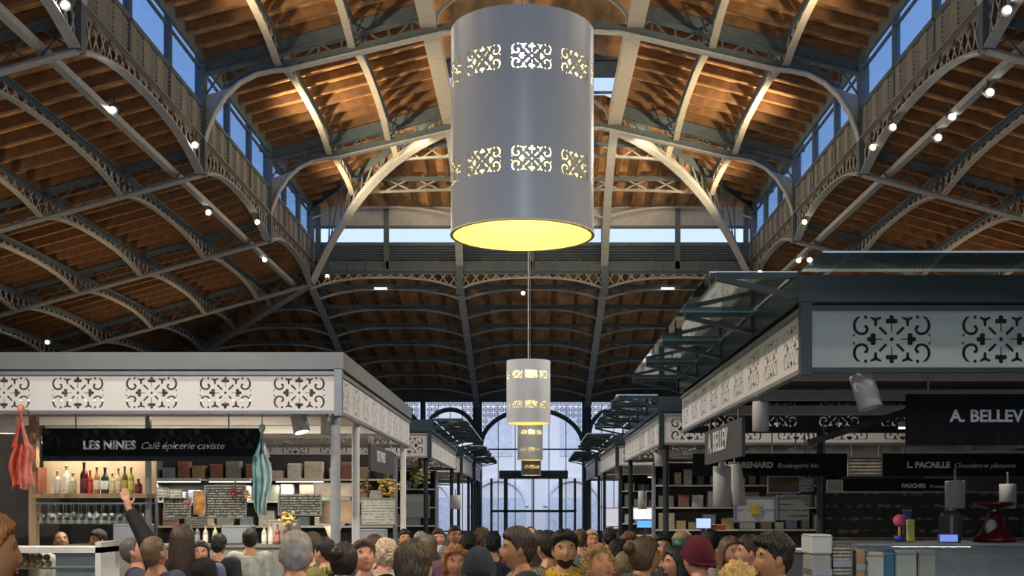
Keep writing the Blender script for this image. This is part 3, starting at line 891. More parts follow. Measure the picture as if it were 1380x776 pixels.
# ================================================================== cylinder lamps of the passage
LAMPOUT = mat('lamp_shade_paint', (0.56, 0.58, 0.61), 0.30, 0.0, 0.02, 2.0)
LAMPIN = mat('lamp_shade_lining', (0.90, 0.78, 0.42), 0.6, 0.0, 0.0)
BULB = mat('lamp_bulb', (1, 1, 1), 0.5, 0, 0, emit=(1.0, 0.90, 0.72), estr=60)
R_L, H_L = .332, .945
def wrap(w, z0, z1, rad, ms=None, zc=0, n=9, mat_=None, name='shade_band'):
    """band of a cylinder; with ms the scroll motif is cut out n times"""
    bm = bmesh.new()
    if ms:
        src = tile_mesh(2*PI*R_L/n, z1-z0, ms, 0.0, m=LAMPOUT)
        for k in range(n):
            t = bmesh.new(); t.from_mesh(src)
            for i in range(-9, 10):
                x = i*PI*R_L/n/9.5
                bmesh.ops.bisect_plane(t, geom=t.verts[:]+t.edges[:]+t.faces[:], plane_co=(x, 0, 0), plane_no=(1, 0, 0))
            for v in t.verts:
                a = v.co.x/R_L + 2*PI*k/n + .136
                v.co = Vector((rad*math.sin(a), -rad*math.cos(a), (z0+z1)/2 + v.co.z))
            tmp = bpy.data.meshes.new('tmp'); t.to_mesh(tmp); t.free()
            bm.from_mesh(tmp); bpy.data.meshes.remove(tmp)
        bmesh.ops.remove_doubles(bm, verts=bm.verts[:], dist=1e-5)
        bmesh.ops.recalc_face_normals(bm, faces=bm.faces[:])
    else:
        N = 96
        r0 = [bm.verts.new((rad*math.sin(2*PI*i/N), -rad*math.cos(2*PI*i/N), z0)) for i in range(N)]
        r1 = [bm.verts.new((rad*math.sin(2*PI*i/N), -rad*math.cos(2*PI*i/N), z1)) for i in range(N)]
        for i in range(N): bm.faces.new((r0[i], r0[(i+1) % N], r1[(i+1) % N], r1[i]))
    for f in bm.faces: f.smooth = True
    me = bpy.data.meshes.new(name); bm.to_mesh(me); bm.free()
    me.materials.append(mat_ or LAMPOUT)
    return me
ROWS = ((.205, .335), (.655, .785))
def lamp_prototype():
    r = empty('cylinder_pendant_lamp', (-.045, 5.6, 3.11))
    segs = [(0, ROWS[0][0], None), (*ROWS[0], .0575), (ROWS[0][1], ROWS[1][0], None), (*ROWS[1], .0575), (ROWS[1][1], H_L, None)]
    for z0, z1, ms in segs:
        link('pierced_band' if ms else 'shade_band', wrap(0, z0, z1, R_L, ms), r)
        link('lining_band', wrap(0, z0, z1, R_L-.006, ms, mat_=LAMPIN, name='lining_band'), r)
    MB().lathe([(R_L+.004, 0), (R_L-.01, 0), (R_L-.01, .006), (R_L+.004, .006), (R_L+.004, 0)], 96).build('rim', LAMPIN, r, (0, 0, 0))
    MB().lathe([(0, H_L), (R_L, H_L), (R_L, H_L-.004), (0, H_L-.004)], 64, smooth=False).build('top_plate', LAMPOUT, r, (0, 0, 0))
    MB().ball((0, 0, .845), (.06, .06, .06)).build('bulb', BULB, r, (0, 0, 0))
    MB().tube((0, 0, .90), (0, 0, H_L), .012, 8).build('lamp_stem', CABLE, r, (0, 0, 0))
    MB().tube((0, 0, H_L), (0, 0, 7.1), .008, 6).build('cable', CABLE, r, (0, 0, 0))
    return r
lp0 = lamp_prototype()
for i, (x, y, z, lb) in enumerate(((-.045, 5.6, 3.11, 'big pale grey cylinder lamp with two rows of pierced scrolls, nearest'),
                                   (-.055, 18.2, 3.11, 'second pale cylinder lamp along the passage, above the crowd'),
                                   (-.05, 31.6, 3.08, 'third pale cylinder lamp along the passage, in front of the arched glazing'),
                                   (-.03, 39.8, 2.90, 'smallest pale cylinder lamp, farthest along and above the doors'))):
    o = lp0 if i == 0 else copy_tree(lp0, None, (x, y, z))
    tag(o, lb, 'lamp', 'cylinder lamps above the passage')
    lamp('pendant_bulb', 'POINT', (x, y, z+.70), (50, 34, 26, 22)[i], (1, .78, .36), .05)

# ================================================================== floodlights of the roof
SPOTM = mat('floodlight_housing', (0.10, 0.10, 0.10), 0.4, 0.3, 0.1)
LENS = mat('floodlight_lens', (1, 1, 1), 0.3, 0, 0, emit=(1, 0.93, 0.82), estr=22)
LENSW = mat('warm_floodlight_lens', (1, 1, 1), 0.3, 0, 0, emit=(1, 0.78, 0.45), estr=22)
def flood_proto(m):
    r = empty('floodlight', (0, 0, 0))
    MB().tube((0, 0, -.02), (0, .17, .07), .075, 12, .05).build('housing', SPOTM, r, (0, 0, 0))
    MB().ball((0, -.022, -.022), (.048, .022, .048), 12, 8).build('lens', m, r, (0, 0, 0))
    MB().bar((0, .07, .03), (0, .07, .2), .03, .03).build('yoke', SPOTM, r, (0, 0, 0))
    return r
FL = {}
FLOODS = [  # px, py, |x| plane, warm, label
    (152, 147, 6.5, 0, 'white floodlight on the left rail, nearest bay'), (263, 194, 5.95, 1, 'warm floodlight at the second left node'),
    (347, 298, 5.95, 1, 'warm floodlight at the third left node'), (441, 371, 5.6, 1, 'warm floodlight by the left foot of the hip arch'),
    (281, 285, 6.5, 0, 'small white floodlight on the left rail, second bay'), (357, 349, 6.5, 0, 'small white floodlight on the left rail, third bay'),
    (64, 460, 12.4, 1, 'round warm floodlight above the wine bar roof'), (88, 5, 5.95, 0, 'floodlight at the near left node'),
    (1357, 12, 5.95, 0, 'floodlight at the near right node'), (1334, 123, 6.5, 0, 'white floodlight on the right rail, nearest bay'),
    (1283, 156, 6.5, 0, 'white floodlight on the right rail, middle of the near bay'), (1264, 184, 6.5, 0, 'white floodlight with round shade on the right rail'),
    (1176, 197, 5.95, 1, 'warm floodlight at the second right node'), (1203, 170, 5.9, 1, 'amber floodlight behind the right arched girder'),
    (1084, 298, 5.95, 1, 'warm floodlight at the third right node'), (1076, 350, 6.5, 0, 'white floodlight on the right rail, third bay, lower'),
    (1091, 349, 6.3, 0, 'white floodlight on the right rail, third bay, upper'), (1024, 366, 5.9, 1, 'warm floodlight by the right foot of the hip arch')]
for px, py, xx, wm, lb in FLOODS:
    y = xx*F/abs(px-717)
    P = at(px, py, y-.15)
    if wm not in FL:
        FL[wm] = flood_proto(LENSW if wm else LENS); o = FL[wm]; o.location = P
    else: o = copy_tree(FL[wm], None, P)
    tag(o, lb, 'floodlight', 'floodlights of the roof')
    lamp('floodlight_beam', 'SPOT', P + Vector((0, -.08, -.05)), 60, WARM if wm else WHITE, .06, P + Vector((-P.x*.12, -1.5, -1.6)), 1.9)
P = at(705, 394, 33.4)
o = copy_tree(FL[0], None, P); tag(o, 'bright white floodlight under the end roof, beside the lamp cable', 'floodlight', 'floodlights of the roof')
lamp('floodlight_beam', 'SPOT', P + Vector((0, -.1, -.02)), 70, WHITE, .05, P + Vector((0, -6, -4)), 1.6)
for px, side in ((513, 'left'), (900, 'right')):
    P = at(px, 388, 33.4)
    r = tag(empty('strip_light', P), 'short white strip light under the end roof, on the %s' % side, 'lamp')
    MB().box(-.17, .17, -.03, .03, .0, .05).build('housing', SPOTM, r, (0, 0, 0))
    MB().box(-.16, .16, -.035, .025, -.02, 0).build('diffuser', LENS, r, (0, 0, 0))
# ================================================================== signs
def sign_board(name, label, px0, px1, py0, py1, y, lines, m=BLACK, cat='sign', hang=.0, thick=.03):
    """board facing the camera at depth y; lines: (text, size px, px left, baseline py, shear, bold)"""
    A, B = at(px0, py1, y), at(px1, py0, y)
    c = Vector(((A.x+B.x)/2, y, A.z))
    r = tag(empty(name, c), label, cat)
    MB().box(A.x, B.x, y, y+thick, A.z, B.z).build('board', m, r)
    for (t, sz, px, py, sh, bd) in lines:
        P = at(px, py, y)
        text('lettering', t, sz/F*y*1.38, WHITEP, P - c + Vector((0, -.004, 0)), (PI/2, 0, 0), r, sh, bold=bd)
    if hang:
        for x in (A.x + (B.x-A.x)*.15, A.x + (B.x-A.x)*.85):
            MB().tube((x, y+thick/2, B.z), (x, y+thick/2, B.z+hang), .008, 6).build('hanger', CABLE, r)
    return r
sign_board('shop_sign', 'black sign lettered LES NINES hanging in the wine bar', 57, 352, 577, 621, 11.3,
           [('LES NINES', 11.5, 112, 605, 0, .004), ('Café épicerie caviste', 9.8, 189, 605, .35, 0)], hang=.2)
sign_board('shop_sign', 'black sign lettered A. BELLEV under the grey fascia, cut by the frame', 1222, 1420, 531, 600, 8.3,
           [('A. BELLEV', 16.5, 1280, 568, 0, .003)], hang=.2)
sign_board('shop_sign', 'black sign lettered CHEZ RENARD behind the dark right stall', 934, 1142, 611, 641, 13.6,
           [('CHEZ RENARD', 7.9, 968, 630, 0, .004), ('Boulangerie bio', 6.4, 1047, 630, .35, 0)], hang=.35)
sign_board('shop_sign', 'black sign lettered L. PACAILLE at the far right', 1190, 1400, 611, 641, 13.6,
           [('L. PACAILLE', 8.0, 1222, 630, 0, .004), ('Chocolaterie pâtisserie', 6.4, 1285, 630, .35, 0)], hang=.35)
sign_board('shop_sign', 'small black sign lettered FAUCHER below the PACAILLE sign', 1136, 1290, 645, 661, 13.9,
           [('FAUCHER', 5.4, 1215, 657, 0, .003), ('Fromages', 4.4, 1252, 657, .35, 0)])
def side_sign(name, label, x, y0, y1, z0, z1, lines, s, m):
    c = Vector((x, (y0+y1)/2, z0))
    r = tag(empty(name, c), label, 'sign')
    MB().box(x-.015, x+.015, y0, y1, z0, z1).build('board', m, r)
    for t, size, dy, dz, sh in lines:
        yy = (y1-dy) if s > 0 else (y0+dy)
        text('lettering', t, size, WHITEP, Vector((x - s*.02, yy, z0+dz)) - c, (PI/2, 0, -PI/2 if s > 0 else PI/2), r, sh, bold=.004)
    for y in (y0+.25, y1-.25): MB().tube((x, y, z1), (x, y, z1+.10), .008, 6).build('hanger', CABLE, r)
GREYSIGN = mat('grey_sign_board', (0.055, 0.055, 0.055), 0.45, 0, 0.08)
side_sign('hanging_sign', 'dark grey hanging sign with white lettering under the right fascia', 1.76, 10.0, 12.15, 2.275, 2.60, [('A. BELLEV', .27, .28, .10, 0)], 1, GREYSIGN)
side_sign('hanging_sign', 'small dark hanging sign under the wine bar fascia, beside the passage', -1.80, 13.3, 15.6, 2.26, 2.55, [('LES NINES', .17, .5, .12, 0)], -1, GREYSIGN)

def scribble_mat(name, base, ink, sx, sz, dens=.5):
    """chalk or print lines too small to read: rows of broken strokes"""
    m = bpy.data.materials.new(name); m.use_nodes = True
    nt = m.node_tree; b = nt.nodes['Principled BSDF']; b.inputs['Roughness'].default_value = .7
    t = nt.nodes.new('ShaderNodeTexCoord')
    w = nt.nodes.new('ShaderNodeTexWave'); w.bands_direction = 'Z'; w.inputs['Scale'].default_value = sz
    n = nt.nodes.new('ShaderNodeTexNoise'); n.inputs['Scale'].default_value = sx
    mu = nt.nodes.new('ShaderNodeMath'); mu.operation = 'MULTIPLY'
    r = nt.nodes.new('ShaderNodeValToRGB'); r.color_ramp.elements[0].position = dens-.06; r.color_ramp.elements[1].position = dens+.06
    r.color_ramp.elements[0].color = (*base, 1); r.color_ramp.elements[1].color = (*ink, 1)
    nt.links.new(t.outputs['Object'], w.inputs[0]); nt.links.new(t.outputs['Object'], n.inputs[0])
    nt.links.new(w.outputs[0], mu.inputs[0]); nt.links.new(n.outputs[0], mu.inputs[1])
    nt.links.new(mu.outputs[0], r.inputs[0]); nt.links.new(r.outputs[0], b.inputs['Base Color'])
    return m
CHALK = scribble_mat('chalk_menu', (0.05, 0.06, 0.055), (.55, .57, .53), 26, 9, .44)
PRINT = scribble_mat('printed_notice', (0.55, 0.56, 0.53), (.15, .16, .15), 16, 8, .42)
def flat_board(name, label, cat, px0, px1, py0, py1, y, m, frame=None, thick=.02, group=None, hang_to=None):
    A, B = at(px0, py1, y), at(px1, py0, y)
    r = tag(empty(name, (A.x, y, A.z)), label, cat, group)
    MB().box(A.x, B.x, y, y+thick, A.z, B.z).build('face_sheet', m, r)
    f = frame or STEEL
    w = .015
    b = MB().box(A.x-w, A.x, y-.01, y+thick, A.z-w, B.z+w).box(B.x, B.x+w, y-.01, y+thick, A.z-w, B.z+w)
    b.box(A.x, B.x, y-.01, y+thick, A.z-w, A.z).box(A.x, B.x, y-.01, y+thick, B.z, B.z+w)
    b.build('frame', f, r)
    if hang_to:
        for x in (A.x+.04, B.x-.04): MB().tube((x, y+thick/2, B.z), (x, y+thick/2, hang_to), .008, 6).build('hanger', CABLE, r)
    return r
flat_board('menu_board', 'chalk menu board behind the wine bar, centre', 'menu board', 277, 331, 655, 697, 16.6, CHALK)
flat_board('menu_board', 'chalk menu board behind the raised arm', 'menu board', 222, 256, 672, 697, 16.6, CHALK)
flat_board('menu_board', 'dark menu board left of the front post', 'menu board', 376, 432, 667, 693, 16.6, CHALK)
flat_board('poster', 'orange picture poster between the chalk menus', 'poster', 262, 276, 663, 692, 16.55, mat('orange_poster', (.45, .22, .05), .6, 0, .6, 12))
flat_board('price_card', 'white price card above the raised hand', 'card', 229, 244, 660, 670, 16.5, PRINT)
flat_board('price_card', 'long white price card beside the raised hand', 'card', 203, 225, 658, 669, 16.5, PRINT)
flat_board('notice_board', 'framed notice with dark marks between the steel posts', 'notice', 488, 532, 672, 706, 16.7, PRINT)
flat_board('notice_board', 'pale grey notice panel in the second left stall', 'notice', 547, 578, 667, 697, 22.0, mat('grey_notice', (.36, .38, .36), .6, 0, .1))
flat_board('notice_board', 'tall cream notice panel behind the front steel post', 'notice', 424, 473, 652, 668, 16.8, mat('cream_panel', (.62, .56, .47), .6, 0, .15, 8))
flat_board('notice_board', 'cream wall panel below the tall notice behind the post', 'notice', 432, 474, 676, 704, 16.85, mat('peach_panel', (.60, .42, .28), .6, 0, .25, 6))
# poster with a sun on the right
pb = flat_board('poster', 'white poster with a yellow sun, below the CHEZ RENARD sign', 'poster', 991, 1043, 671, 702, 13.2, mat('white_poster', (.62, .62, .66), .6, 0, .05))
P = at(1017, 687, 13.17) - pb.location
sun = MB()
for k in range(12):
    a = k*PI/6; r0 = .085
    sun.prism([(P.x + .04*math.cos(a-.26), -.03, P.z + .04*math.sin(a-.26)), (P.x + r0*math.cos(a), -.03, P.z + r0*math.sin(a)), (P.x + .04*math.cos(a+.26), -.03, P.z + .04*math.sin(a+.26)), (P.x, -.03, P.z)], (0, .01, 0))
sun.build('sun_emblem', mat('sun_yellow', (.75, .55, .05), .6), pb, (0, 0, 0))
for i, (dx, w) in enumerate(((-.165, .09), (.17, .09))):
    MB().box(P.x+dx-w/2, P.x+dx+w/2, -.004, 0, P.z-.012, P.z+.012).build('print_line', mat('grey_print', (.35, .36, .38), .6), pb, (0, 0, 0))
flat_board('notice_board', 'grey green notice with dark lines beside the sun poster', 'notice', 1048, 1088, 669, 699, 13.2, scribble_mat('green_notice', (.26, .28, .25), (.08, .09, .08), 5, 5, .45))
flat_board('panel', 'brown wooden panel under the CHEZ RENARD sign', 'panel', 1036, 1077, 643, 663, 13.89, mat('brown_panel', (.14, .065, .02), .5, 0, .4, 6), hang_to=2.703)
flat_board('price_card', 'small white card beside the brown panel', 'card', 1080, 1095, 646, 661, 13.89, PRINT, hang_to=2.703)
flat_board('window_hatch', 'beige lit hatch between the CHEZ RENARD and PACAILLE signs', 'hatch', 1144, 1188, 617, 640, 16.14, scribble_mat('beige_shelves', (.12, .11, .09), (.62, .58, .46), 6, 7, .34), hang_to=2.683)
flat_board('price_card', 'beige patterned card below the lit hatch', 'card', 1116, 1134, 648, 661, 13.8, mat('beige_card', (.5, .43, .3), .6, 0, .3, 30))

# ================================================================== wine bar: shelf, bottles, glasses
SY = 11.55
def X(px, y): return (px-717)/F*y
def Z(py, y): return CZ + (683-py)/F*y
sh = tag(empty('bar_shelf', (X(120, SY), SY, 0)), 'wooden bottle shelf of the wine bar with glass rack below', 'shelf')
MB().box(X(41, SY), X(51, SY), SY-.04, SY+.04, 0, 2.72).build('upright', WOODC, sh)
MB().box(X(197, SY), X(203, SY), SY-.03, SY+.03, 0, 2.72).build('upright', STEEL, sh)
MB().box(X(50, SY), X(204, SY), SY-.13, SY+.14, Z(671, SY), Z(665, SY)).build('shelf_board', WOODC, sh)
MB().box(X(50, SY), X(204, SY), SY+.15, SY+.17, Z(668, SY), Z(600, SY)).build('back_panel', mat('tan_panel', (.42, .33, .23), .6, 0, .15, 3), sh)
for yy in (SY-.09, SY+.09):
    MB().box(X(50, SY), X(204, SY), yy-.012, yy+.012, Z(679, SY), Z(677, SY)).build('glass_rail', STEEL, sh)
MB().box(X(54, SY), X(57, SY), SY-.1, SY+.1, Z(664, SY), Z(630, SY)).build('divider', mat('red_brown_divider', (.22, .07, .04), .5), sh)
zs = Z(665, SY) + .002
BOT = [  # px, height m, radius, body colour, cap colour, label colour, words
    (79, .22, .030, (.55, .55, .50), (.6, .6, .55), (.7, .7, .66), 'clear bottle with pale label'),
    (91, .27, .036, (.62, .60, .52), (.5, .45, .3), (.72, .7, .62), 'frosted pale bottle with tall neck'),
    (100, .20, .033, (.50, .52, .36), (.5, .5, .3), (.66, .62, .40), 'squat yellowish bottle'),
    (115, .30, .037, (.045, .010, .012), (.03, .01, .01), (.10, .02, .02), 'black red wine bottle, tallest'),
    (123, .22, .027, (.42, .03, .02), (.3, .02, .02), (.50, .06, .04), 'bright red bottle'),
    (132, .26, .029, (.30, .16, .06), (.5, .4, .2), (.72, .68, .55), 'amber bottle with cream label'),
    (143, .25, .038, (.022, .03, .03), (.02, .02, .02), (.66, .70, .72), 'stout dark bottle with a white label'),
    (153, .20, .025, (.50, .40, .18), (.55, .5, .3), (.6, .55, .4), 'small honey coloured bottle'),
    (161, .24, .027, (.46, .40, .26), (.1, .1, .1), (.68, .6, .42), 'golden bottle with dark stopper'),
    (169.5, .26, .028, (.10, .08, .02), (.05, .05, .02), (.4, .36, .1), 'dark olive bottle'),
    (178, .25, .029, (.30, .30, .05), (.2, .2, .05), (.55, .50, .12), 'yellow green bottle'),
    (188, .14, .035, (.10, .012, .02), (.05, .01, .01), (.14, .02, .02), 'low dark red jar')]
def bottle(name, label, x, y, z, h, r, cb, cc, cl, group):
    o = tag(empty(name, (x, y, z)), label, 'bottle', group)
    m = mat('bottle_glass_%d_%d_%d' % tuple(int(v*99) for v in cb), cb, .12, 0, .05, 5)
    MB().lathe([(0, 0), (r*.92, 0), (r, .006), (r, h*.58), (r*.85, h*.66), (r*.38, h*.74), (r*.34, h*.93), (r*.42, h*.935), (r*.42, h*.96), (0, h*.96)], 14).build('body', m, o, (0, 0, 0))
    MB().lathe([(0, h*.94), (r*.45, h*.94), (r*.45, h), (0, h)], 12).build('cap', mat('cap_%d_%d' % (int(cc[0]*99), int(cc[1]*99)), cc, .4, 0, 0), o, (0, 0, 0))
    MB().lathe([(r*1.01, h*.15), (r*1.02, h*.16), (r*1.02, h*.47), (r*1.01, h*.48)], 14).build('label', mat('label_%d_%d_%d' % tuple(int(v*99) for v in cl), cl, .6, 0, .1, 20), o, (0, 0, 0))
    return o
for i, (px, h, r, cb, cc, cl, w) in enumerate(BOT):
    bottle('bottle', w + ' on the wine bar shelf, %s from the left' % ORD[i], X(px, SY), SY - .03, zs, h, r, cb, cc, cl, 'bottles on the bar shelf')
gp = None
zr = Z(679.3, SY) - .004
for k in range(28):
    row = k % 2
    x = X(60 + (k//2)*10.2 + row*4, SY); y = SY + (-.09 if row == 0 else .09)
    if gp is None:
        gp = empty('wine_glass', (x, y, zr))
        MB().lathe([(0, .004), (.032, .004), (.032, .0), (.005, -.006), (.004, -.075), (.018, -.085), (.033, -.115), (.035, -.14), (.029, -.185), (.0275, -.185), (.033, -.14), (.031, -.117), (.016, -.089), (0, -.083)], 14).build('glass', GLASSW, gp, (0, 0, 0))
        o = gp
    else: o = copy_tree(gp, None, (x, y, zr))
    tag(o, 'upside-down wine glass hanging in the rack below the bottle shelf', 'glass', 'hanging wine glasses')
tube_light('shelf_fill_lamp', (X(60, SY), SY-.05, 2.50), (X(195, SY), SY-.05, 2.50), 9, 'added thin lamp brightening the bottles, hidden behind the black wine bar sign', (1, .85, .62))  # added to brighten the bottles and glasses, out of sight behind the sign
# glazed counter with cakes
cc = tag(empty('display_counter', (X(80, 10.95), 10.95, 0)), 'white glazed counter with trays at the wine bar corner', 'counter')
x0, x1 = X(-60, 10.95), X(141, 10.95)
zt = Z(737, 10.95)
MB().box(x0, x1, 10.85, 11.35, zt-.05, zt).build('top_slab', WHITE_M, cc)
MB().box(x1-.05, x1, 10.85, 11.35, zt-.62, zt+.05).build('end_panel', WHITE_M, cc)
MB().box(x0, x1, 10.85, 11.35, 0, zt-.42).build('base', WHITE_M, cc)
MB().box(x0, x1-.05, 10.86, 10.87, zt-.42, zt-.05).build('front_glass', CASEG, cc)
MB().box(x0, x1-.05, 10.9, 11.3, zt-.20, zt-.185).build('glass_shelf', STEEL, cc)
MB().box(X(72, 10.95), X(136, 10.95), 11.0, 11.1, zt-.40, zt-.06).build('inner_box', WHITE_M, cc)
CRUST = mat('baked_crust', (.45, .25, .10), .7, 0, .4, 20, .3)
for k in range(9):
    x = X(22 + 10*(k % 5) + 5*(k//5), 10.95); z = zt - .185 + .055*(k//5)
    tag(MB().ball((x, 11.0 + .05*(k//5), z+.032), (.033, .034, .030), 10, 6).build('bread_roll', CRUST), 'brown bread roll in the glazed counter, %s of the pile' % ORD[k], 'bread', 'rolls in the glazed counter')
# hanging cloths
def hang_cloth(name, label, pxc, py0, pyb, py1, wpx, y, m1, m2, seed, taper=0.0):
    """cloth bag hung by two long straps from a hook: straps from py0 to pyb, folded body from pyb to py1"""
    top, mid, bot = Z(py0, y), Z(pyb, y), Z(py1, y); w = wpx/F*y
    o = tag(empty(name, (X(pxc, y), y, top)), label, 'cloth')
    def sheet(nm, fn, u0, u1, nu, nv, m):
        vs, fs = [], []
        for j in range(nv+1):
            for i in range(nu+1): vs.append(fn(u0 + (u1-u0)*i/nu, j/nv))
        for j in range(nv):
            for i in range(nu):
                q = j*(nu+1)+i; fs.append((q, q+nu+1, q+nu+2, q+1))
        n = len(vs)
        vs2 = vs + [(x, d_+.010, z) for x, d_, z in vs]
        fs2 = fs + [tuple(q+n for q in f[::-1]) for f in fs]
        MB().add(vs2, fs2, True).build(nm, m, o, (0, 0, 0))
    def body(u, t):
        k = (.62 + .38*min(1, t*5)**.7)*(1 - taper*max(0, t-.35)**1.3)
        dep = .030*math.sin(u*19 + seed) + .014*math.sin(u*41 + 2*t) + .01*math.sin(t*9 + u*5)
        return ((u-.5)*w*k + .012*math.sin(t*7 + seed), dep, (mid-top) + (bot-mid)*t - .025*math.sin(u*11 + seed)*max(0, t-.8)*5)
    sheet('cloth_fold', body, 0, .54, 18, 18, m1); sheet('cloth_fold', body, .50, 1, 18, 18, m2)
    for s in (-1, 1):
        def strap(u, t, s=s):
            x = s*w*.30*t**1.6 + (u-.5)*w*(.10 + .16*t*t)
            return (x, .02*math.sin(u*6) - .004*s, (mid-top-.03)*t)
        sheet('strap', strap, 0, 1, 5, 12, m2 if s > 0 else m1)
    MB().ball((0, 0, 0), (.03, .03, .045)).build('knot', m2, o, (0, 0, 0))
    if y < 10.8: MB().bar((0, 0, .0), (0, .148, .0), .012, .012).build('hook', STEEL, o, (0, 0, 0))
    else: MB().tube((0, 0, 0), (0, 0, 3.066-top), .006, 6).build('cord', CABLE, o, (0, 0, 0))
    return o
hang_cloth('hanging_bag', 'red and pink cloth bag hanging by its straps at the wine bar corner', 28, 551, 598, 656, 33, 10.62, mat('red_cloth', (.62, .11, .06), .7, 0, .35, 12), mat('pink_cloth', (.70, .22, .17), .7, 0, .35, 12), 1)
hang_cloth('hanging_bag', 'pale turquoise cloth bag hanging at the end of the black sign', 353, 577, 612, 692, 27, 11.15, mat('turquoise_cloth', (.34, .56, .53), .6, 0, .35, 10), mat('white_turquoise_cloth', (.60, .73, .70), .6, 0, .3, 10), 5, .75)
# cylinder spotlights
CYLM = mat('cylinder_spot_paint', (.66, .65, .62), .4, 0, .03)
def cyl_spot(label, px, py0, py1, rpx, y, tilt=0.0, lit=False, rot=0.0):
    h = (py1-py0)/F*y; r = rpx/F*y
    o = tag(empty('cylinder_spotlight', at(px, py0, y)), label, 'spotlight', 'cylinder spotlights of the stalls')
    b = MB(); b.lathe([(0, 0), (r*.96, 0), (r, -.01), (r, -h), (r*.92, -h), (r*.90, -h+.03), (0, -h+.03)], 24)
    c = b.build('barrel', CYLM, o, (0, 0, 0), (tilt*.6, tilt, 0))
    MB().lathe([(0, -h+.022), (r*.9, -h+.022), (r*.9, -h+.026), (0, -h+.026)], 20).build('lens', LENS if lit else SPOTM, o, (0, 0, 0), (tilt*.6, tilt, 0))
    MB().tube((0, 0, -.01), (0, 0, .12), .012, 8).build('stem', STEEL, o, (0, 0, 0))
    if lit: lamp('spot_beam', 'SPOT', at(px, py1+2, y), 25, WHITE, .05, at(px, py1+200, y) + Vector((0, -1.0, 0)), 1.6)
    return o
cyl_spot('tilted white cylinder spotlight below the grey pierced front', 1160, 504, 552, 16, 7.9, -.24)
cyl_spot('white cylinder spotlight under the right side fascia', 1025, 541, 581, 11, 9.4)
cyl_spot('tall white cylinder spotlight beside the sun poster, upright', 973, 628, 683, 12, 12.2)
cyl_spot('tall white cylinder spotlight beside the sun poster, tilted', 990, 626, 682, 9, 12.5, -.12)
cyl_spot('cream cylinder spotlight above the black coffee machine', 1287, 648, 685, 13, 11.5)
cyl_spot('yellowish cylinder spotlight at the far right edge', 1358, 652, 685, 11, 12.0)
cyl_spot('lit cylinder spotlight inside the wine bar', 402, 560, 584, 11, 12.0, -.25, True)
cyl_spot('white cylinder spotlight beside the front steel post', 440, 561, 585, 8, 12.2)
cyl_spot('cylinder spotlight under the second right fascia', 888, 606, 628, 6, 17.5)
cyl_spot('brown grey cylinder spotlight under the second right stall, lower', 866, 661, 686, 6, 25.2)
cyl_spot('cylinder spotlight inside the second left stall', 614, 667, 686, 7, 24.5)
cyl_spot('small cream cylinder spotlight by the dark right post', 1123, 678, 693, 5, 13.9)
o = cyl_spot('bright round spotlight at the left edge of the wine bar', 8, 560, 584, 14, 11.6, 0, True)

# ================================================================== counters and goods
BOXW = mat('white_goods', (.62, .62, .60), .5, 0, .06)
def crate(name, label, cat, px0, px1, py0, py1, y, m, depth=.3, group=None, lid=None, zb=None):
    """a bevelled box standing at depth y with a lid or a top edge"""
    A, B = at(px0, py1, y), at(px1, py0, y)
    if zb is not None: A.z = zb
    o = tag(empty(name, ((A.x+B.x)/2, y, A.z)), label, cat, group)
    hx, h = (B.x-A.x)/2, B.z-A.z
    b = MB().box(-hx, hx, 0, depth, 0, h)
    me = bevel(b.mesh('body', m), min(.012, h*.1, hx*.2))
    link('body', me, o)
    MB().box(-hx*1.01, hx*1.01, -.006, depth+.006, h*.9, h*.93).build('lid_edge', lid or STEEL, o, (0, 0, 0))
    return o
def counter(label, x0, x1, y0, y1, h, m, top):
    o = tag(empty('counter', ((x0+x1)/2, (y0+y1)/2, 0)), label, 'counter')
    MB().box(x0+.03, x1-.03, y0+.03, y1-.03, .1, h-.04).build('body', m, o)
    MB().box(x0+.06, x1-.06, y0+.06, y1-.06, 0, .1).build('plinth', DARKIN, o)
    MB().box(x0, x1, y0, y1, h-.04, h).build('worktop', top, o)
    n = max(1, int((x1-x0)/.8))
    for i in range(n):
        a, b2 = x0+.05 + (x1-x0-.1)*i/n, x0+.05 + (x1-x0-.1)*(i+1)/n
        MB().box(a+.01, b2-.01, y0+.012, y0+.03, .14, h-.08).build('front_panel', m, o)
    return o
GREYC = mat('grey_counter', (.20, .20, .21), .5, 0, .1)
BLUEG = mat('blue_grey_steel', (.30, .34, .42), .35, .3, .06)
counter('back bar counter of the wine bar, below the chalk menus', -6.2, -2.0, 16.0, 16.6, 1.35, GREYC, STEEL)
counter('counter of the second left stall', -6.0, -2.0, 21.0, 21.6, 1.2, GREYC, STEEL)
counter('counter of the third left stall', -6.0, -2.0, 30.2, 30.8, 1.2, GREYC, WHITE_M)
counter('counter of the second right stall', 2.1, 7.5, 16.9, 17.6, 1.25, GREYC, WHITE_M)
counter('counter of the cross passage stall', 2.1, 7.5, 25.4, 26.0, 1.25, GREYC, WHITE_M)
counter('counter of the third right stall', 2.1, 7.5, 33.2, 33.8, 1.25, GREYC, WHITE_M)
crate('steel_fridge', 'blue grey steel cabinet on the back bar, left of the raised arm', 'cabinet', 152, 199, 706, 733, 16.05, BLUEG)
crate('steel_fridge', 'blue grey steel cabinet on the back bar behind the patterned shirt', 'cabinet', 298, 338, 708, 733, 16.05, BLUEG)
crate('grey_box', 'grey box between the steel posts on the back bar', 'box', 483, 519, 713, 732.4, 16.05, mat('slate_box', (.25, .27, .32), .5))
flat_board('price_board', 'cream price board on the shelf edge left of the tall chalk menu', 'board', 250, 278, 697, 707, 19.176, PRINT)
flat_board('price_board', 'small cream price board left of the long haired woman', 'board', 222, 237, 694, 700, 19.176, PRINT)
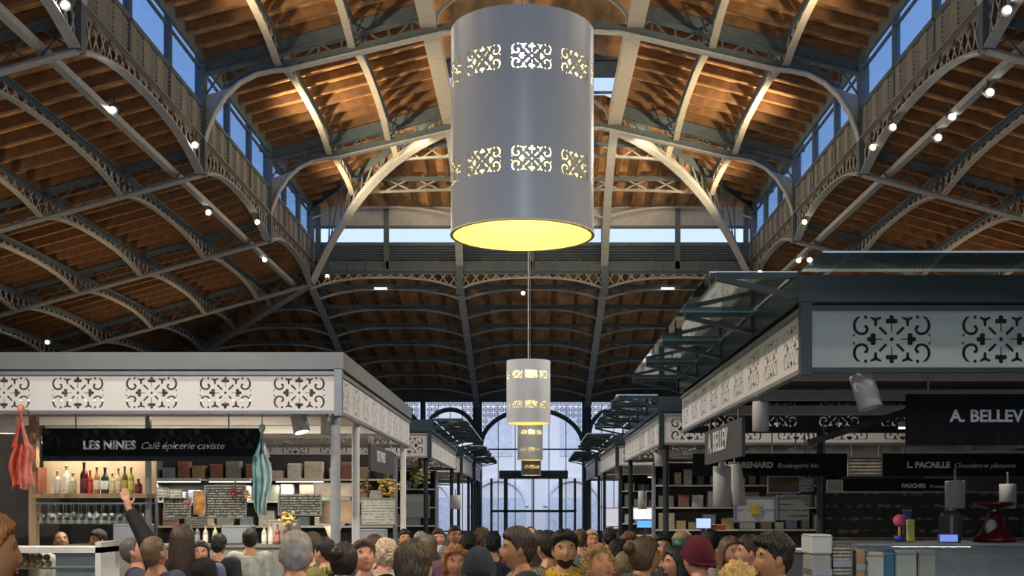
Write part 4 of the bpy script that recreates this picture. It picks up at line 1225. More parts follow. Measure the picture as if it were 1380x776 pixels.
crate('coffee_machine', 'large grey coffee machine behind the turquoise cloth', 'machine', 360, 400, 700, 732, 16.28, mat('machine_grey', (.45, .44, .42), .4, .2, .25, 9))
for i, (px, c, w) in enumerate(((290, (.5, .52, .2), 'yellow green'), (356, (.62, .6, .5), 'cream'), (365, (.7, .68, .6), 'white'), (374, (.3, .08, .05), 'brown red'), (250, (.1, .15, .35), 'dark blue'), (258, (.15, .18, .25), 'grey blue'), (266, (.12, .13, .16), 'black'), (277, (.5, .5, .45), 'pale'))):
    y = 16.03
    bottle('bottle', '%s bottle on the back bar counter, under the menus' % w, X(px, y), y, 1.352, .27, .034, c, (.2, .2, .2), tuple(min(.8, v*1.4+.1) for v in c), 'bottles on the back bar')
# flowers on the bar and dried bunches in the stall behind
def bunch(label, px, py, y, r, cols, seed, vase=None, cat='flowers', name='flower_bunch', hang=False):
    rnd = random.Random(seed)
    P = at(px, py, y)
    o = tag(empty(name, P), label, cat)
    for ci, c in enumerate(cols):
        b = MB()
        for k in range(26):
            v = Vector((rnd.gauss(0, 1), rnd.gauss(0, 1), rnd.gauss(0, 1))).normalized()*r*rnd.uniform(.4, 1)
            s = r*rnd.uniform(.12, .24)
            b.ball(v, (s, s, s*.6), 6, 4)
        b.build('blossoms', mat('blossom_%d_%d_%d' % tuple(int(q*99) for q in c), c, .7, 0, .3, 30), o, (0, 0, 0))['kind'] = 'stuff'
    st = MB()
    for k in range(9):
        st.tube((rnd.uniform(-.5, .5)*r, rnd.uniform(-.4, .4)*r, 0), (rnd.uniform(-.1, .1)*r, 0, (r*1.5 if hang else -r*1.7)), .004, 5)
    st.build('stems', mat('stem_green', (.10, .16, .05), .7), o, (0, 0, 0))
    if vase: MB().lathe([(0, -r*2.3), (r*.35, -r*2.3), (r*.5, -r*1.8), (r*.4, -r*1.0), (r*.3, -r*1.0), (0, -r*2.2)], 14).build('vase', vase, o, (0, 0, 0))
    return o
bunch('purple red dried flower bunch hanging over the chalk menu', 317, 663, 16.4, .10, [(.24, .06, .10), (.18, .05, .08)], 3, hang=True)
bunch('small orange flower bunch hanging beside the purple bunch', 334, 668, 16.4, .06, [(.7, .35, .12), (.7, .5, .25)], 4, hang=True)
bunch('pink flower bunch in front of the small chalk menu', 253, 679, 16.3, .07, [(.55, .16, .25), (.5, .25, .3)], 5, hang=True)
bunch('yellow flowers in a brown vase behind the grey haired man', 388, 700, 16.02, .135, [(.75, .55, .16), (.7, .62, .35)], 6, vase=mat('brown_vase', (.14, .05, .03), .4))
bunch('orange and yellow dried bunch hanging by the passage post', 522, 657, 16.0, .16, [(.5, .30, .06), (.45, .35, .12)], 7, hang=True)
bunch('dark brown dried bunch hanging beside the orange bunch', 493, 657, 15.6, .10, [(.10, .05, .03), (.25, .12, .04)], 8, hang=True)
bunch('yellow green garland hanging in the second left stall', 566, 640, 21.3, .20, [(.42, .40, .10), (.5, .48, .2)], 9, hang=True)
vz = tag(empty('cone_vase', Vector((X(449, 16.1), 16.1, 1.352))), 'cream cone shaped vase behind the front steel post', 'vase')
MB().lathe([(0, 0), (.03, 0), (.125, .26), (.115, .26), (.025, .012), (0, .012)], 20).build('cone', mat('cream_ceramic', (.78, .70, .55), .4), vz, (0, 0, 0))
MB().lathe([(.11, .255), (.13, .255), (.13, .265), (.11, .265)], 20).build('rim', WHITE_M, vz, (0, 0, 0))
# stalls farther along, right
def screen(label, px0, px1, py0, py1, y, col, e, base=1.255):
    A, B = at(px0, py1, y), at(px1, py0, y)
    o = tag(empty('lit_screen', ((A.x+B.x)/2, y, A.z)), label, 'screen')
    hx, h = (B.x-A.x)/2, B.z-A.z
    MB().box(-hx, hx, 0, .05, 0, h).build('casing', SPOTM, o, (0, 0, 0))
    MB().box(-hx*.95, hx*.95, -.006, 0, h*.04, h*.96).build('display', mat('display_%d_%d_%d' % tuple(int(v*99) for v in col), col, .4, 0, 0, emit=col, estr=e), o, (0, 0, 0))
    MB().box(-.03, .03, .01, .04, -max(.005, A.z-base), 0).build('stand', SPOTM, o, (0, 0, 0))
    return o
screen('blue lit screen beside the white menu panel', 858, 882, 701, 711, 25.3, (.12, .40, .85), 1.0)
screen('white lit menu panel above the blue screen', 853, 880, 684, 700, 25.35, (.95, .80, .85), 1.0)
screen('white blue lit screen right of the green based lampshade', 938, 958, 698, 712, 16.8, (.45, .62, 1.0), 1.0)
screen('magenta lit sign strip behind the crowd', 886, 897, 706, 726, 25.2, (.9, .35, .9), 1.0)
screen('pale lit panel beside the magenta strip', 887, 905, 686, 705, 25.3, (.7, .74, .78), .6)
screen('pale white panel left of the lit menus', 813, 836, 684, 710, 33.1, (.75, .74, .8), .7)
screen('blue lit terminal screen on the dark stall counter', 1266, 1291, 720, 730, 9.80, (.16, .26, .75), .9, 1.562)
o = tag(empty('table_lamp', Vector((X(920, 17.1), 17.1, 1.252))), 'tan domed lampshade with dark green base', 'lamp')
MB().lathe([(.0, .27), (.06, .265), (.12, .22), (.165, .14), (.16, .14), (.11, .21), (0, .25)], 24).build('shade', mat('tan_shade', (.42, .30, .16), .6, 0, .1), o, (0, 0, 0))
MB().lathe([(0, 0), (.165, 0), (.175, .14), (0, .14)], 24).build('base', mat('green_base', (.02, .14, .10), .4), o, (0, 0, 0))
crate('orange_box', 'orange red box right of the white blue screen', 'box', 958, 978, 707, 714, 16.9, mat('orange_box', (.55, .14, .03), .6))
# dark stall at the right: counter, curved glass case, machine, scale and small goods
rc = counter('low front counter of the dark right stall', 2.45, 6.8, 9.33, 9.74, 1.36, GREYC, STEEL)
rc = counter('long higher rear counter of the dark right stall', 2.45, 6.8, 9.75, 10.4, 1.56, GREYC, mat('worktop_brown', (.22, .19, .14), .35, 0, .25, 4))
cg = tag(empty('glass_case', (4.4, 9.2, 0)), 'curved glass display case on the dark stall front', 'display case')
pr = [(8.75, 1.20), (8.76, 1.32), (8.82, 1.42), (8.93, 1.50), (9.08, 1.545), (9.25, 1.56)]
xa, xb = X(1165, 8.9), X(1460, 8.9)
vs = [(x, y, z) for x in (xa, xb) for y, z in pr]; n = len(pr)
MB().add(vs, [(i, i+1, n+i+1, n+i) for i in range(n-1)], True).build('curved_glass', CASEG, cg)
MB().add([(xa, y, z) for y, z in pr] + [(xa, 9.25, 1.2)], [tuple(range(n+1))]).build('end_glass', CASEG, cg)
MB().path([Vector((xa, y, z)) for y, z in pr], .02, .02).build('edge_trim', STEEL, cg)
MB().box(xa, xb, 8.75, 9.3, 0, 1.20).build('cabinet', GREYC, cg)
MB().box(xa, xb, 9.25, 9.29, 1.2, 1.57).build('rear_rail', STEEL, cg)
cm = tag(empty('coffee_grinder', Vector((X(1281, 9.95), 9.95, 1.562))), 'black ribbed drum machine above the blue terminal', 'machine')
MB().lathe([(0, 0), (.08, 0), (.085, .02), (.085, .22), (.07, .25), (0, .255)], 20).build('drum', SPOTM, cm, (0, 0, 0))
for k in range(12):
    a = k*PI/6
    MB().bar((.087*math.cos(a), .087*math.sin(a), .03), (.087*math.cos(a), .087*math.sin(a), .21), .012, .012).build('rib', DKGREEN, cm, (0, 0, 0))
MB().lathe([(.03, .25), (.05, .255), (.05, .28), (0, .285)], 16).build('lid', STEEL, cm, (0, 0, 0))
sc = tag(empty('counter_scale', Vector((X(1340, 9.98), 9.98, 1.562))), 'dark red counter scale with a wide pan on top', 'scale')
MAR = mat('maroon_enamel', (.085, .008, .012), .3, 0, .1)
MB().lathe([(0, 0), (.17, 0), (.18, .02), (.13, .06), (.09, .12), (.07, .20), (.045, .25), (0, .25)], 20).build('body', MAR, sc, (0, 0, 0))
MB().lathe([(0, .27), (.05, .27), (.15, .30), (.17, .33), (.16, .33), (.05, .285), (0, .285)], 24).build('pan', MAR, sc, (0, 0, 0))
MB().tube((0, 0, .25), (0, 0, .275), .02, 10).build('pan_stem', STEEL, sc, (0, 0, 0))
MB().ball((-.055, -.075, .12), (.05, .02, .07)).build('dial', mat('dial_grey', (.35, .33, .33), .4), sc, (0, 0, 0))
pk = tag(empty('paper_flower', Vector((X(1212, 10.0), 10.0, 1.562))), 'pink ball on a stick in a small blue pot', 'decoration')
MB().ball((0, 0, .175), .052).build('ball', mat('hot_pink', (.80, .10, .20), .6), pk, (0, 0, 0))
MB().tube((0, 0, .04), (0, 0, .13), .012, 8).build('stick', mat('orange_stick', (.7, .35, .08), .6), pk, (0, 0, 0))
MB().lathe([(0, 0), (.035, 0), (.045, .05), (.038, .05), (.03, .01), (0, .01)], 16).build('pot', mat('blue_pot', (.04, .07, .38), .4), pk, (0, 0, 0))
crate('blue_parcel', 'blue packet behind the pink ball', 'packet', 1219, 1229, 684, 697, 10.2, mat('blue_packet', (.05, .08, .30), .5), .06, zb=1.562)
crate('yellow_parcel', 'yellow packet right of the pink ball', 'packet', 1224, 1233, 700, 710, 10.05, mat('yellow_packet', (.55, .5, .12), .5), .06, zb=1.562)
crate('carton', 'white carton with an orange label in the glass case', 'carton', 1168, 1192, 744, 800, 9.06, BOXW, .16, zb=1.203, lid=mat('orange_label', (.6, .3, .06), .6))
crate('carton', 'blue bag between two pale cartons', 'bag', 1192, 1206, 741, 800, 9.06, mat('blue_bag', (.04, .17, .27), .5), .16, zb=1.203)
crate('carton', 'large pale green carton in the glass case', 'carton', 1207, 1236, 741, 800, 9.06, mat('pale_green_carton', (.42, .45, .42), .6), .16, zb=1.203)
crate('carton', 'grey carton beside the terminal screen', 'carton', 1238, 1262, 741, 800, 9.06, mat('grey_carton', (.34, .34, .32), .6), .16, zb=1.203)
crate('till', 'white till beside the man with the green collar', 'till', 1092, 1122, 720, 747, 8.8, BOXW, .3)
crate('cabinet', 'pale grey cabinet below the white till', 'cabinet', 1094, 1121, 748, 800, 8.8, mat('cabinet_grey', (.32, .32, .30), .5), .3, zb=0.002)
crate('bin', 'grey patterned basket right of the pale cabinet', 'basket', 1123, 1147, 735, 800, 8.8, scribble_mat('checked_basket', (.42, .40, .33), (.05, .05, .04), 40, 12, .3), .3, zb=0.002)
crate('wood_post', 'narrow ochre wooden stand beside the patterned basket', 'stand', 1154, 1166, 740, 800, 8.8, WOODC, .1, zb=0.002)
flat_board('menu_board', 'dark back panel with faint shelf lines in the right stall', 'panel', 1110, 1380, 664, 724, 13.75, scribble_mat('dark_shelf_wall', (.015, .015, .015), (.16, .15, .12), 9, 2.2, .50))
# shelves full of boxed goods at the backs of the lit stalls
rnd = random.Random(4)
GC = [(.55, .48, .36), (.60, .56, .48), (.36, .25, .15), (.12, .14, .16), (.50, .36, .18), (.62, .62, .60), (.24, .28, .22), (.30, .13, .09), (.22, .25, .32)]
GN = ['cream', 'ivory', 'brown', 'black', 'ochre', 'white', 'green', 'red', 'blue']
def shelf_unit(label, x0, x1, y, levels, word, seed):
    rnd = random.Random(seed)
    o = tag(empty('goods_shelf', ((x0+x1)/2, y, 0)), label, 'shelf')
    for x in (x0, x1): MB().box(x-.02, x+.02, y, y+.3, 0, levels[-1]+.35).build('upright', STEEL, o)
    for z in levels: MB().box(x0, x1, y, y+.3, z-.03, z).build('shelf_board', WHITE_M, o)
    MB().box(x0, x1, y+.29, y+.31, levels[0]-.3, levels[-1]+.4).build('back_sheet', DARKIN, o)
    for li, z in enumerate(levels):
        x = x0+.08; k = 0
        while x < x1-.38 and k < 16:
            w = rnd.uniform(.10, .30); h = rnd.uniform(.12, .30); ci = rnd.randrange(len(GC))
            p = tag(link('goods_box', bevel(MB().box(-w/2, w/2, 0, .2, 0, h).mesh('goods_box', mat('goods_'+GN[ci], GC[ci], .6, 0, .2, 14)), .008), None, (x+w/2, y+.04, z+.003)),
                    '%s box on the %s shelf %s, %s from the left' % (GN[ci], ('lower', 'middle', 'upper')[li % 3], word, ORD[k]), 'box', 'boxes on the stall shelves')
            x += w + rnd.uniform(.02, .12); k += 1
shelf_unit('white goods shelf at the rear of the second left stall', -5.2, -2.1, 26.2, (1.45, 1.85, 2.25), 'in the second left stall', 1)
shelf_unit('white goods shelf at the rear of the second right stall', 2.2, 5.6, 21.6, (1.45, 1.85, 2.25), 'in the second right stall', 2)
shelf_unit('white goods shelf at the rear of the cross passage stall', 2.2, 5.6, 29.6, (1.45, 1.85, 2.25), 'in the cross passage stall', 3)
shelf_unit('white goods shelf behind the wine bar menus', -6.0, -2.2, 19.2, (1.55, 1.95, 2.3), 'behind the wine bar', 6)

for i, (p0, p1) in enumerate(((206, 270), (282, 338), (372, 436))):
    tube_light('tube_lamp', (X(p0, 19.156), 19.156, 2.285), (X(p1, 19.156), 19.156, 2.285), 9, 'thin white tube lamp on the upper shelf edge behind the wine bar, %s of three' % ORD[i], (1, .92, .78))
# ================================================================== people
def g2(x, z, cx, cz, sx, sz): return np.exp(-((x-cx)/sx)**2 - ((z-cz)/sz)**2)
def sphere_dirs(n=72, m=48):
    v = [(0, 0, -1)]
    for k in range(1, m):
        a = -PI/2 + PI*k/m
        for i in range(n):
            t = 2*PI*i/n
            v.append((math.cos(a)*math.sin(t), math.cos(a)*math.cos(t), math.sin(a)))
    v.append((0, 0, 1))
    f = [(0, 1+i, 1+(i+1) % n) for i in range(n)]
    for k in range(m-2):
        for i in range(n):
            j = (i+1) % n
            f.append((1+k*n+i, 1+(k+1)*n+i, 1+(k+1)*n+j, 1+k*n+j))
    L = len(v)-1
    f += [(1+(m-2)*n+i, L, 1+(m-2)*n+(i+1) % n) for i in range(n)]
    f = [q[::-1] for q in f]
    return np.array(v), f
DIRS, DFACES = sphere_dirs()
HDIRS, HFACES = sphere_dirs(168, 90)
def head_pts(D):
    """points of a head (origin at its centre, face towards +y) for unit directions D"""
    x, y, z = D[:, 0], D[:, 1], D[:, 2]
    P = np.empty_like(D)
    low = np.clip(-z, 0, 1)
    wx = .077*(1 - .26*low**1.7)
    dy = np.where(y > 0, .090*(1 + .03*low), .102*(1 - .40*low**1.1))
    P[:, 0] = x*wx*(1+.05*np.clip(z, 0, 1)); P[:, 1] = y*dy; P[:, 2] = z*.120
    X_, Z_ = P[:, 0], P[:, 2]; fr = np.clip(y*2.2, 0, 1)
    d = .020*g2(X_, Z_, 0, -.030, .012, .018) + .011*g2(X_, Z_, 0, -.004, .010, .022)
    for s in (-1, 1):
        d += -.011*g2(X_, Z_, s*.032, .010, .015, .011) + .006*g2(X_, Z_, s*.03, .033, .022, .009) + .005*g2(X_, Z_, s*.043, -.03, .02, .02)
    d += .007*g2(X_, Z_, 0, -.058, .020, .005) + .007*g2(X_, Z_, 0, -.071, .017, .006) - .004*g2(X_, Z_, 0, -.0645, .022, .003)
    d += .012*g2(X_, Z_, 0, -.102, .022, .016)
    P[:, 1] += d*fr
    return P
def skin_mesh(verts, edges, rad, voxel, extra=None, sub=1, root=0):
    me = bpy.data.meshes.new('skin_src')
    me.from_pydata([tuple(v) for v in verts], edges, [])
    o = bpy.data.objects.new('skin_src', me); COL.objects.link(o)
    md = o.modifiers.new('skin', 'SKIN'); md.use_smooth_shade = True
    for i, r in enumerate(rad):
        sv = me.skin_vertices[0].data[i]
        sv.radius = r if isinstance(r, tuple) else (r, r)
        sv.use_root = (i == root)
    s = o.modifiers.new('sub', 'SUBSURF'); s.levels = sub
    a = bpy.data.meshes.new_from_object(o.evaluated_get(bpy.context.evaluated_depsgraph_get()))
    bpy.data.objects.remove(o)
    bm = bmesh.new(); bm.from_mesh(a)
    for e in (extra or []):
        bm.from_mesh(e)
    t = bpy.data.meshes.new('joined'); bm.to_mesh(t); bm.free()
    o = bpy.data.objects.new('joined', t); COL.objects.link(o)
    r = o.modifiers.new('re', 'REMESH'); r.mode = 'VOXEL'; r.voxel_size = voxel; r.use_smooth_shade = True
    w = o.modifiers.new('sm', 'SMOOTH'); w.factor = .5; w.iterations = 2
    out = bpy.data.meshes.new_from_object(o.evaluated_get(bpy.context.evaluated_depsgraph_get()))
    bpy.data.objects.remove(o)
    out.polygons.foreach_set('use_smooth', [True]*len(out.polygons))
    return out
HEAD0 = Vector((0, .025, 1.625)); NECK = Vector((0, -.005, 1.50))
def head_matrix(pitch, roll):
    R = Matrix.Rotation(roll, 4, 'Y') @ Matrix.Rotation(-pitch, 4, 'X')
    return Matrix.Translation(NECK) @ R @ Matrix.Translation(HEAD0 - NECK)
def limbs(pose):
    """elbow, wrist and finger direction for left and right arm"""
    out = {}
    for s in (-1, 1):
        sh = Vector((s*.175, -.01, 1.425))
        if pose == 'raise' and s == pose_side[0]:
            el, wr, fd = Vector((s*.27, .05, 1.66)), Vector((s*.40, .12, 1.88)), Vector((s*.25, .1, .95))
        elif pose in ('cup', 'raise'):
            el, wr, fd = Vector((s*.24, .0, 1.15)), Vector((s*.12, .24, 1.18)), Vector((-s*.5, .75, .1))
        else:
            el, wr, fd = Vector((s*.235, -.03, 1.14)), Vector((s*.25, .05, .91)), Vector((0, .12, -1))
        out[s] = (sh, el, wr, fd.normalized())
    return out
pose_side = [-1]
def body_mesh(pose, pitch, roll):
    V, E, Rd = [], [], []
    def a(p, r, par=None):
        V.append(Vector(p)); Rd.append(r)
        if par is not None: E.append((par, len(V)-1))
        return len(V)-1
    H = head_matrix(pitch, roll)
    pel = a((0, 0, .96), (.14, .10)); sp = a((0, 0, 1.12), (.125, .095), pel); chs = a((0, -.005, 1.30), (.15, .105), sp)
    up = a((0, -.01, 1.42), (.11, .08), chs); nb = a(NECK, .058, up); nt = a(H @ Vector((0, -.02, -.06)), .052, nb)
    for s, (sh, el, wr, fd) in limbs(pose).items():
        i = a(sh, .058, up); j = a(el, .041, i); k = a(wr, (.029, .024), j)
        side = fd.cross(Vector((0, 1, 0)) if abs(fd.z) > .5 else Vector((0, 0, 1))).normalized()
        palm = a(wr + fd*.05, (.036, .018), k)
        kn = wr + fd*.095
        for q, (o, l) in enumerate(((-.030, .062), (-.010, .075), (.010, .070), (.029, .055))):
            b0 = kn + side*o; bend = Vector((0, .25, -.1))
            f0 = a(b0, .0095, palm); f1 = a(b0 + fd*l*.55 + bend*.01, .0085, f0); a(b0 + (fd + bend*.4).normalized()*l, .0075, f1)
        th0 = a(wr + fd*.035 + side*-.036 + Vector((0, .01, 0)), .012, palm); a(wr + fd*.075 + side*-.062 + Vector((0, .015, 0)), .0095, th0)
        hp = a((s*.09, 0, .90), .088, pel); kn_ = a((s*.10, .015, .50), .056, hp); an = a((s*.10, -.02, .09), .040, kn_)
        a((s*.115, .13, .035), (.036, .028), an)
    hm = bpy.data.meshes.new('h'); hm.from_pydata([tuple(H @ Vector(p)) for p in head_pts(DIRS)], [], DFACES)
    ears = MB()
    for s in (-1, 1): ears.ball((s*.077, -.008, -.004), (.013, .020, .032), 12, 8)
    em = ears.mesh('e', IRON); em.materials.clear(); em.transform(H)
    me = skin_mesh(V, E, Rd, .0068, [hm, em])
    me.name = 'body'
    return me
def jacket_mesh(pose, puff=.022, collar=True):
    V, E, Rd = [], [], []
    def a(p, r, par=None):
        V.append(Vector(p)); Rd.append(r)
        if par is not None: E.append((par, len(V)-1))
        return len(V)-1
    lowr = a((0, 0, .86), (.165+puff, .12+puff)); sp = a((0, 0, 1.10), (.14+puff, .11+puff), lowr); chs = a((0, -.005, 1.30), (.165+puff, .115+puff), sp)
    up = a((0, -.012, 1.425), (.12+puff, .085+puff), chs); a((0, -.014, 1.485), (.075, .07), up)
    arms = MB()
    for s, (sh, el, wr, fd) in limbs(pose).items():
        inn = Vector((s*.09, -.012, 1.40)); cuff = wr - (wr-el).normalized()*.02
        arms.ball(sh, .066+puff, 16, 10); arms.ball(el, .048+puff, 14, 8)
        arms.tube(inn, sh, .07+puff, 14, .066+puff); arms.tube(sh, el, .066+puff, 14, .048+puff); arms.tube(el, cuff, .048+puff, 14, .034+puff*.7)
    am = arms.mesh('a', IRON); am.materials.clear()
    me = skin_mesh(V, E, Rd, .014, [am])
    me.name = 'jacket'
    return me
def trousers_mesh():
    V, E, Rd = [], [], []
    def a(p, r, par=None):
        V.append(Vector(p)); Rd.append(r)
        if par is not None: E.append((par, len(V)-1))
        return len(V)-1
    pel = a((0, 0, .97), (.15, .115))
    for s in (-1, 1):
        hp = a((s*.09, 0, .88), .105, pel); kn_ = a((s*.10, .015, .50), .075, hp); a((s*.10, -.015, .12), .062, kn_)
    me = skin_mesh(V, E, Rd, .018); me.name = 'trousers'
    return me
def smooth(t): t = np.clip(t, 0, 1); return t*t*(3-2*t)
HL_PHI = np.radians([0, 30, 56, 72, 84, 94, 108, 135, 180])
HLINES = {'short': [.072, .068, .056, .026, -.012, .010, -.022, -.058, -.078], 'bald': [.112, .108, .08, .03, .0, .0, -.02, -.06, -.078],
          'long': [.074, .068, .052, .015, -.055, -.075, -.085, -.09, -.09], 'beanie': [.040, .036, .025, .012, .0, -.012, -.03, -.045, -.05]}
def hair_mesh(style, seed):
    rnd = np.random.RandomState(seed)
    D = HDIRS; P = head_pts(D)
    phi = np.abs(np.arctan2(D[:, 0], D[:, 1])); sphi = np.arctan2(D[:, 0], D[:, 1])
    line = HLINES['beanie' if style == 'beanie' else 'bald' if style == 'balding' else 'long' if style in ('long', 'curly', 'bun') else 'short']
    zh = np.interp(phi, HL_PHI, line)
    top = np.clip(D[:, 2], 0, 1); up = smooth((P[:, 2]-.01)/.07)
    ph0 = rnd.uniform(0, 6, 8)
    strands = np.sin(sphi*23 + ph0[0] + 3*np.sin(D[:, 2]*5)) * .5 + np.sin(sphi*41 + D[:, 1]*14 + ph0[1])*.5
    lumps = np.sin(D[:, 0]*9+ph0[2])*np.sin(D[:, 1]*8+ph0[3])*np.sin(D[:, 2]*9+ph0[4])
    k = smooth((P[:, 2]-zh - (0 if style == 'beanie' else .006)*strands - (0 if style in ('beanie', 'long') else .004)*np.sin(sphi*70))/.013 + .3)
    tuft = np.sin(sphi*31 + 9*D[:, 2] + ph0[5])*np.sin(D[:, 2]*24 + D[:, 0]*11 + ph0[6])
    if style == 'beanie': th = .015 + .012*top**2 + .0012*np.sin(sphi*60)
    elif style == 'fade': th = .003 + .012*up + .001*strands
    elif style == 'crop': th = .006 + .007*up + .0012*strands
    elif style == 'quiff': th = .007 + .022*up*(1 + .6*np.clip(D[:, 1], 0, 1)) + .004*strands*up + .006*lumps + .007*tuft*up
    elif style == 'slick': th = .010 + .014*up + .0045*strands
    elif style == 'balding': th = .008 + .001*strands
    elif style == 'curly': th = .026 + .012*lumps + .012*np.sin(D[:, 0]*29+ph0[5]+3*D[:,2])*np.sin(D[:, 1]*27+2*D[:,0])*np.sin(D[:, 2]*28+ph0[6]) + .005*np.sin(D[:,0]*61)*np.sin(D[:,2]*57+D[:,1]*20)
    elif style in ('long', 'bun'): th = .014 + .006*top + .0025*strands
    else: th = .008 + .013*up + .003*strands + .003*lumps + .0045*tuft*up
    off = th*k - .006*(1-k)
    N = D.copy(); N[:, 2] *= .85; N /= np.linalg.norm(N, axis=1)[:, None]
    Q = P + N*off[:, None]
    b = MB(); b.add([tuple(q) for q in Q], HFACES, True)
    if style == 'long':
        nu, nv = 44, 16; rows = []
        for side in (1, 0):
            for j in range(nv+1):
                t = j/nv; z = .03 - .34*t
                for i in range(nu+1):
                    a = math.radians(70 + 220*i/nu)
                    rx = .086 + .020*math.sin(min(1, t*1.6)*PI/2) - .03*t*t; ry = .108 + .012*t
                    w = .004*math.sin(a*26 + t*4 + seed)*min(1, t*3)
                    r = (0 if side else -.014)
                    rows.append(((rx+r+w)*math.sin(a), (ry+r+w)*math.cos(a)*(1 if math.cos(a) < 0 else .8) - .012, z))
        n1 = (nu+1)*(nv+1); fs = []
        for j in range(nv):
            for i in range(nu):
                q = j*(nu+1)+i
                fs.append((q, q+1, q+nu+2, q+nu+1)); fs.append((n1+q, n1+q+nu+1, n1+q+nu+2, n1+q+1))
        for i in range(nu): q = nv*(nu+1)+i; fs.append((q, q+1, n1+q+1, n1+q))
        for j in range(nv):
            for i in (0, nu): q = j*(nu+1)+i; fs.append((q, q+nu+1, n1+q+nu+1, n1+q))
        b.add(rows, fs, True)
    if style == 'bun': b.ball((0, -.115, .06), (.045, .04, .042), 16, 10)
    me = b.mesh('hair', IRON); me.materials.clear()
    return me
def beard_mesh():
    P = head_pts(DIRS); D = DIRS
    phi = np.abs(np.arctan2(D[:, 0], D[:, 1]))
    k = smooth((-P[:, 2]-.050)/.02)*smooth((1.45-phi)/.3) + smooth((.0-P[:, 2])/.03)*smooth((phi-1.15)/.2)*smooth((1.55-phi)/.2)*.6
    k = np.clip(k, 0, 1)*(1 - .9*g2(P[:, 0], P[:, 2], 0, -.066, .02, .008))
    Q = P + D*(.0045*k - .005*(1-k))[:, None]
    me = MB().add([tuple(q) for q in Q], DFACES, True).mesh('beard', IRON); me.materials.clear()
    return me
BODY, JACK, HAIRS = {}, {}, {}
TROU = trousers_mesh()
BEARD = None
EYE = MB().ball((0, 0, 0), (.0125, .008, .0068), 12, 8).mesh('eye', mat('eye_white', (.62, .58, .55), .2, 0, 0))
IRIS = MB().tube((0, .0055, 0), (0, .0088, 0), .0068, 12).mesh('iris', mat('iris_brown', (.03, .018, .01), .15, 0, 0))
def arcm(cx):
    b = MB(); pts = [Vector((cx + .018*(i/4-1), 0, .006*(1-((i/4-1)**2)))) for i in range(9)]
    return b.path(pts, .007, .009).mesh('eyebrow', IRON)
BROW = arcm(0); BROW.materials.clear()
shb = MB()
shb.lathe([(0, 0), (.045, 0), (.05, .02), (.047, .06), (.044, .12), (.038, .12), (0, .11)], 14)
SHOE = MB().ball((0, .04, .035), (.047, .13, .042), 14, 8).mesh('shoe', mat('dark_shoe', (.03, .025, .02), .5))
hood_b = MB()
for k in range(20):
    a0, a1 = 2*PI*k/20, 2*PI*(k+1)/20
    hood_b.tube((.095*math.sin(a0), -.02 + .085*math.cos(a0), 1.455 + .028*(1-math.cos(a0))/2), (.095*math.sin(a1), -.02 + .085*math.cos(a1), 1.455 + .028*(1-math.cos(a1))/2), .030 + .014*(1-math.cos(a0))/2, 10, .030 + .014*(1-math.cos(a1))/2)
HOOD = hood_b.mesh('hood', IRON); HOOD.materials.clear()
SKINS = {'light': (.56, .29, .16), 'pink': (.60, .29, .18), 'tan': (.48, .23, .11), 'brown': (.26, .13, .07)}
def omat(o, m):
    if not o.data.materials: o.data.materials.append(None)
    o.material_slots[0].link = 'OBJECT'; o.material_slots[0].material = m
def col_mat(kind, c, **kw): return mat('%s_%d_%d_%d' % (kind, int(c[0]*255), int(c[1]*255), int(c[2]*255)), c, **kw)
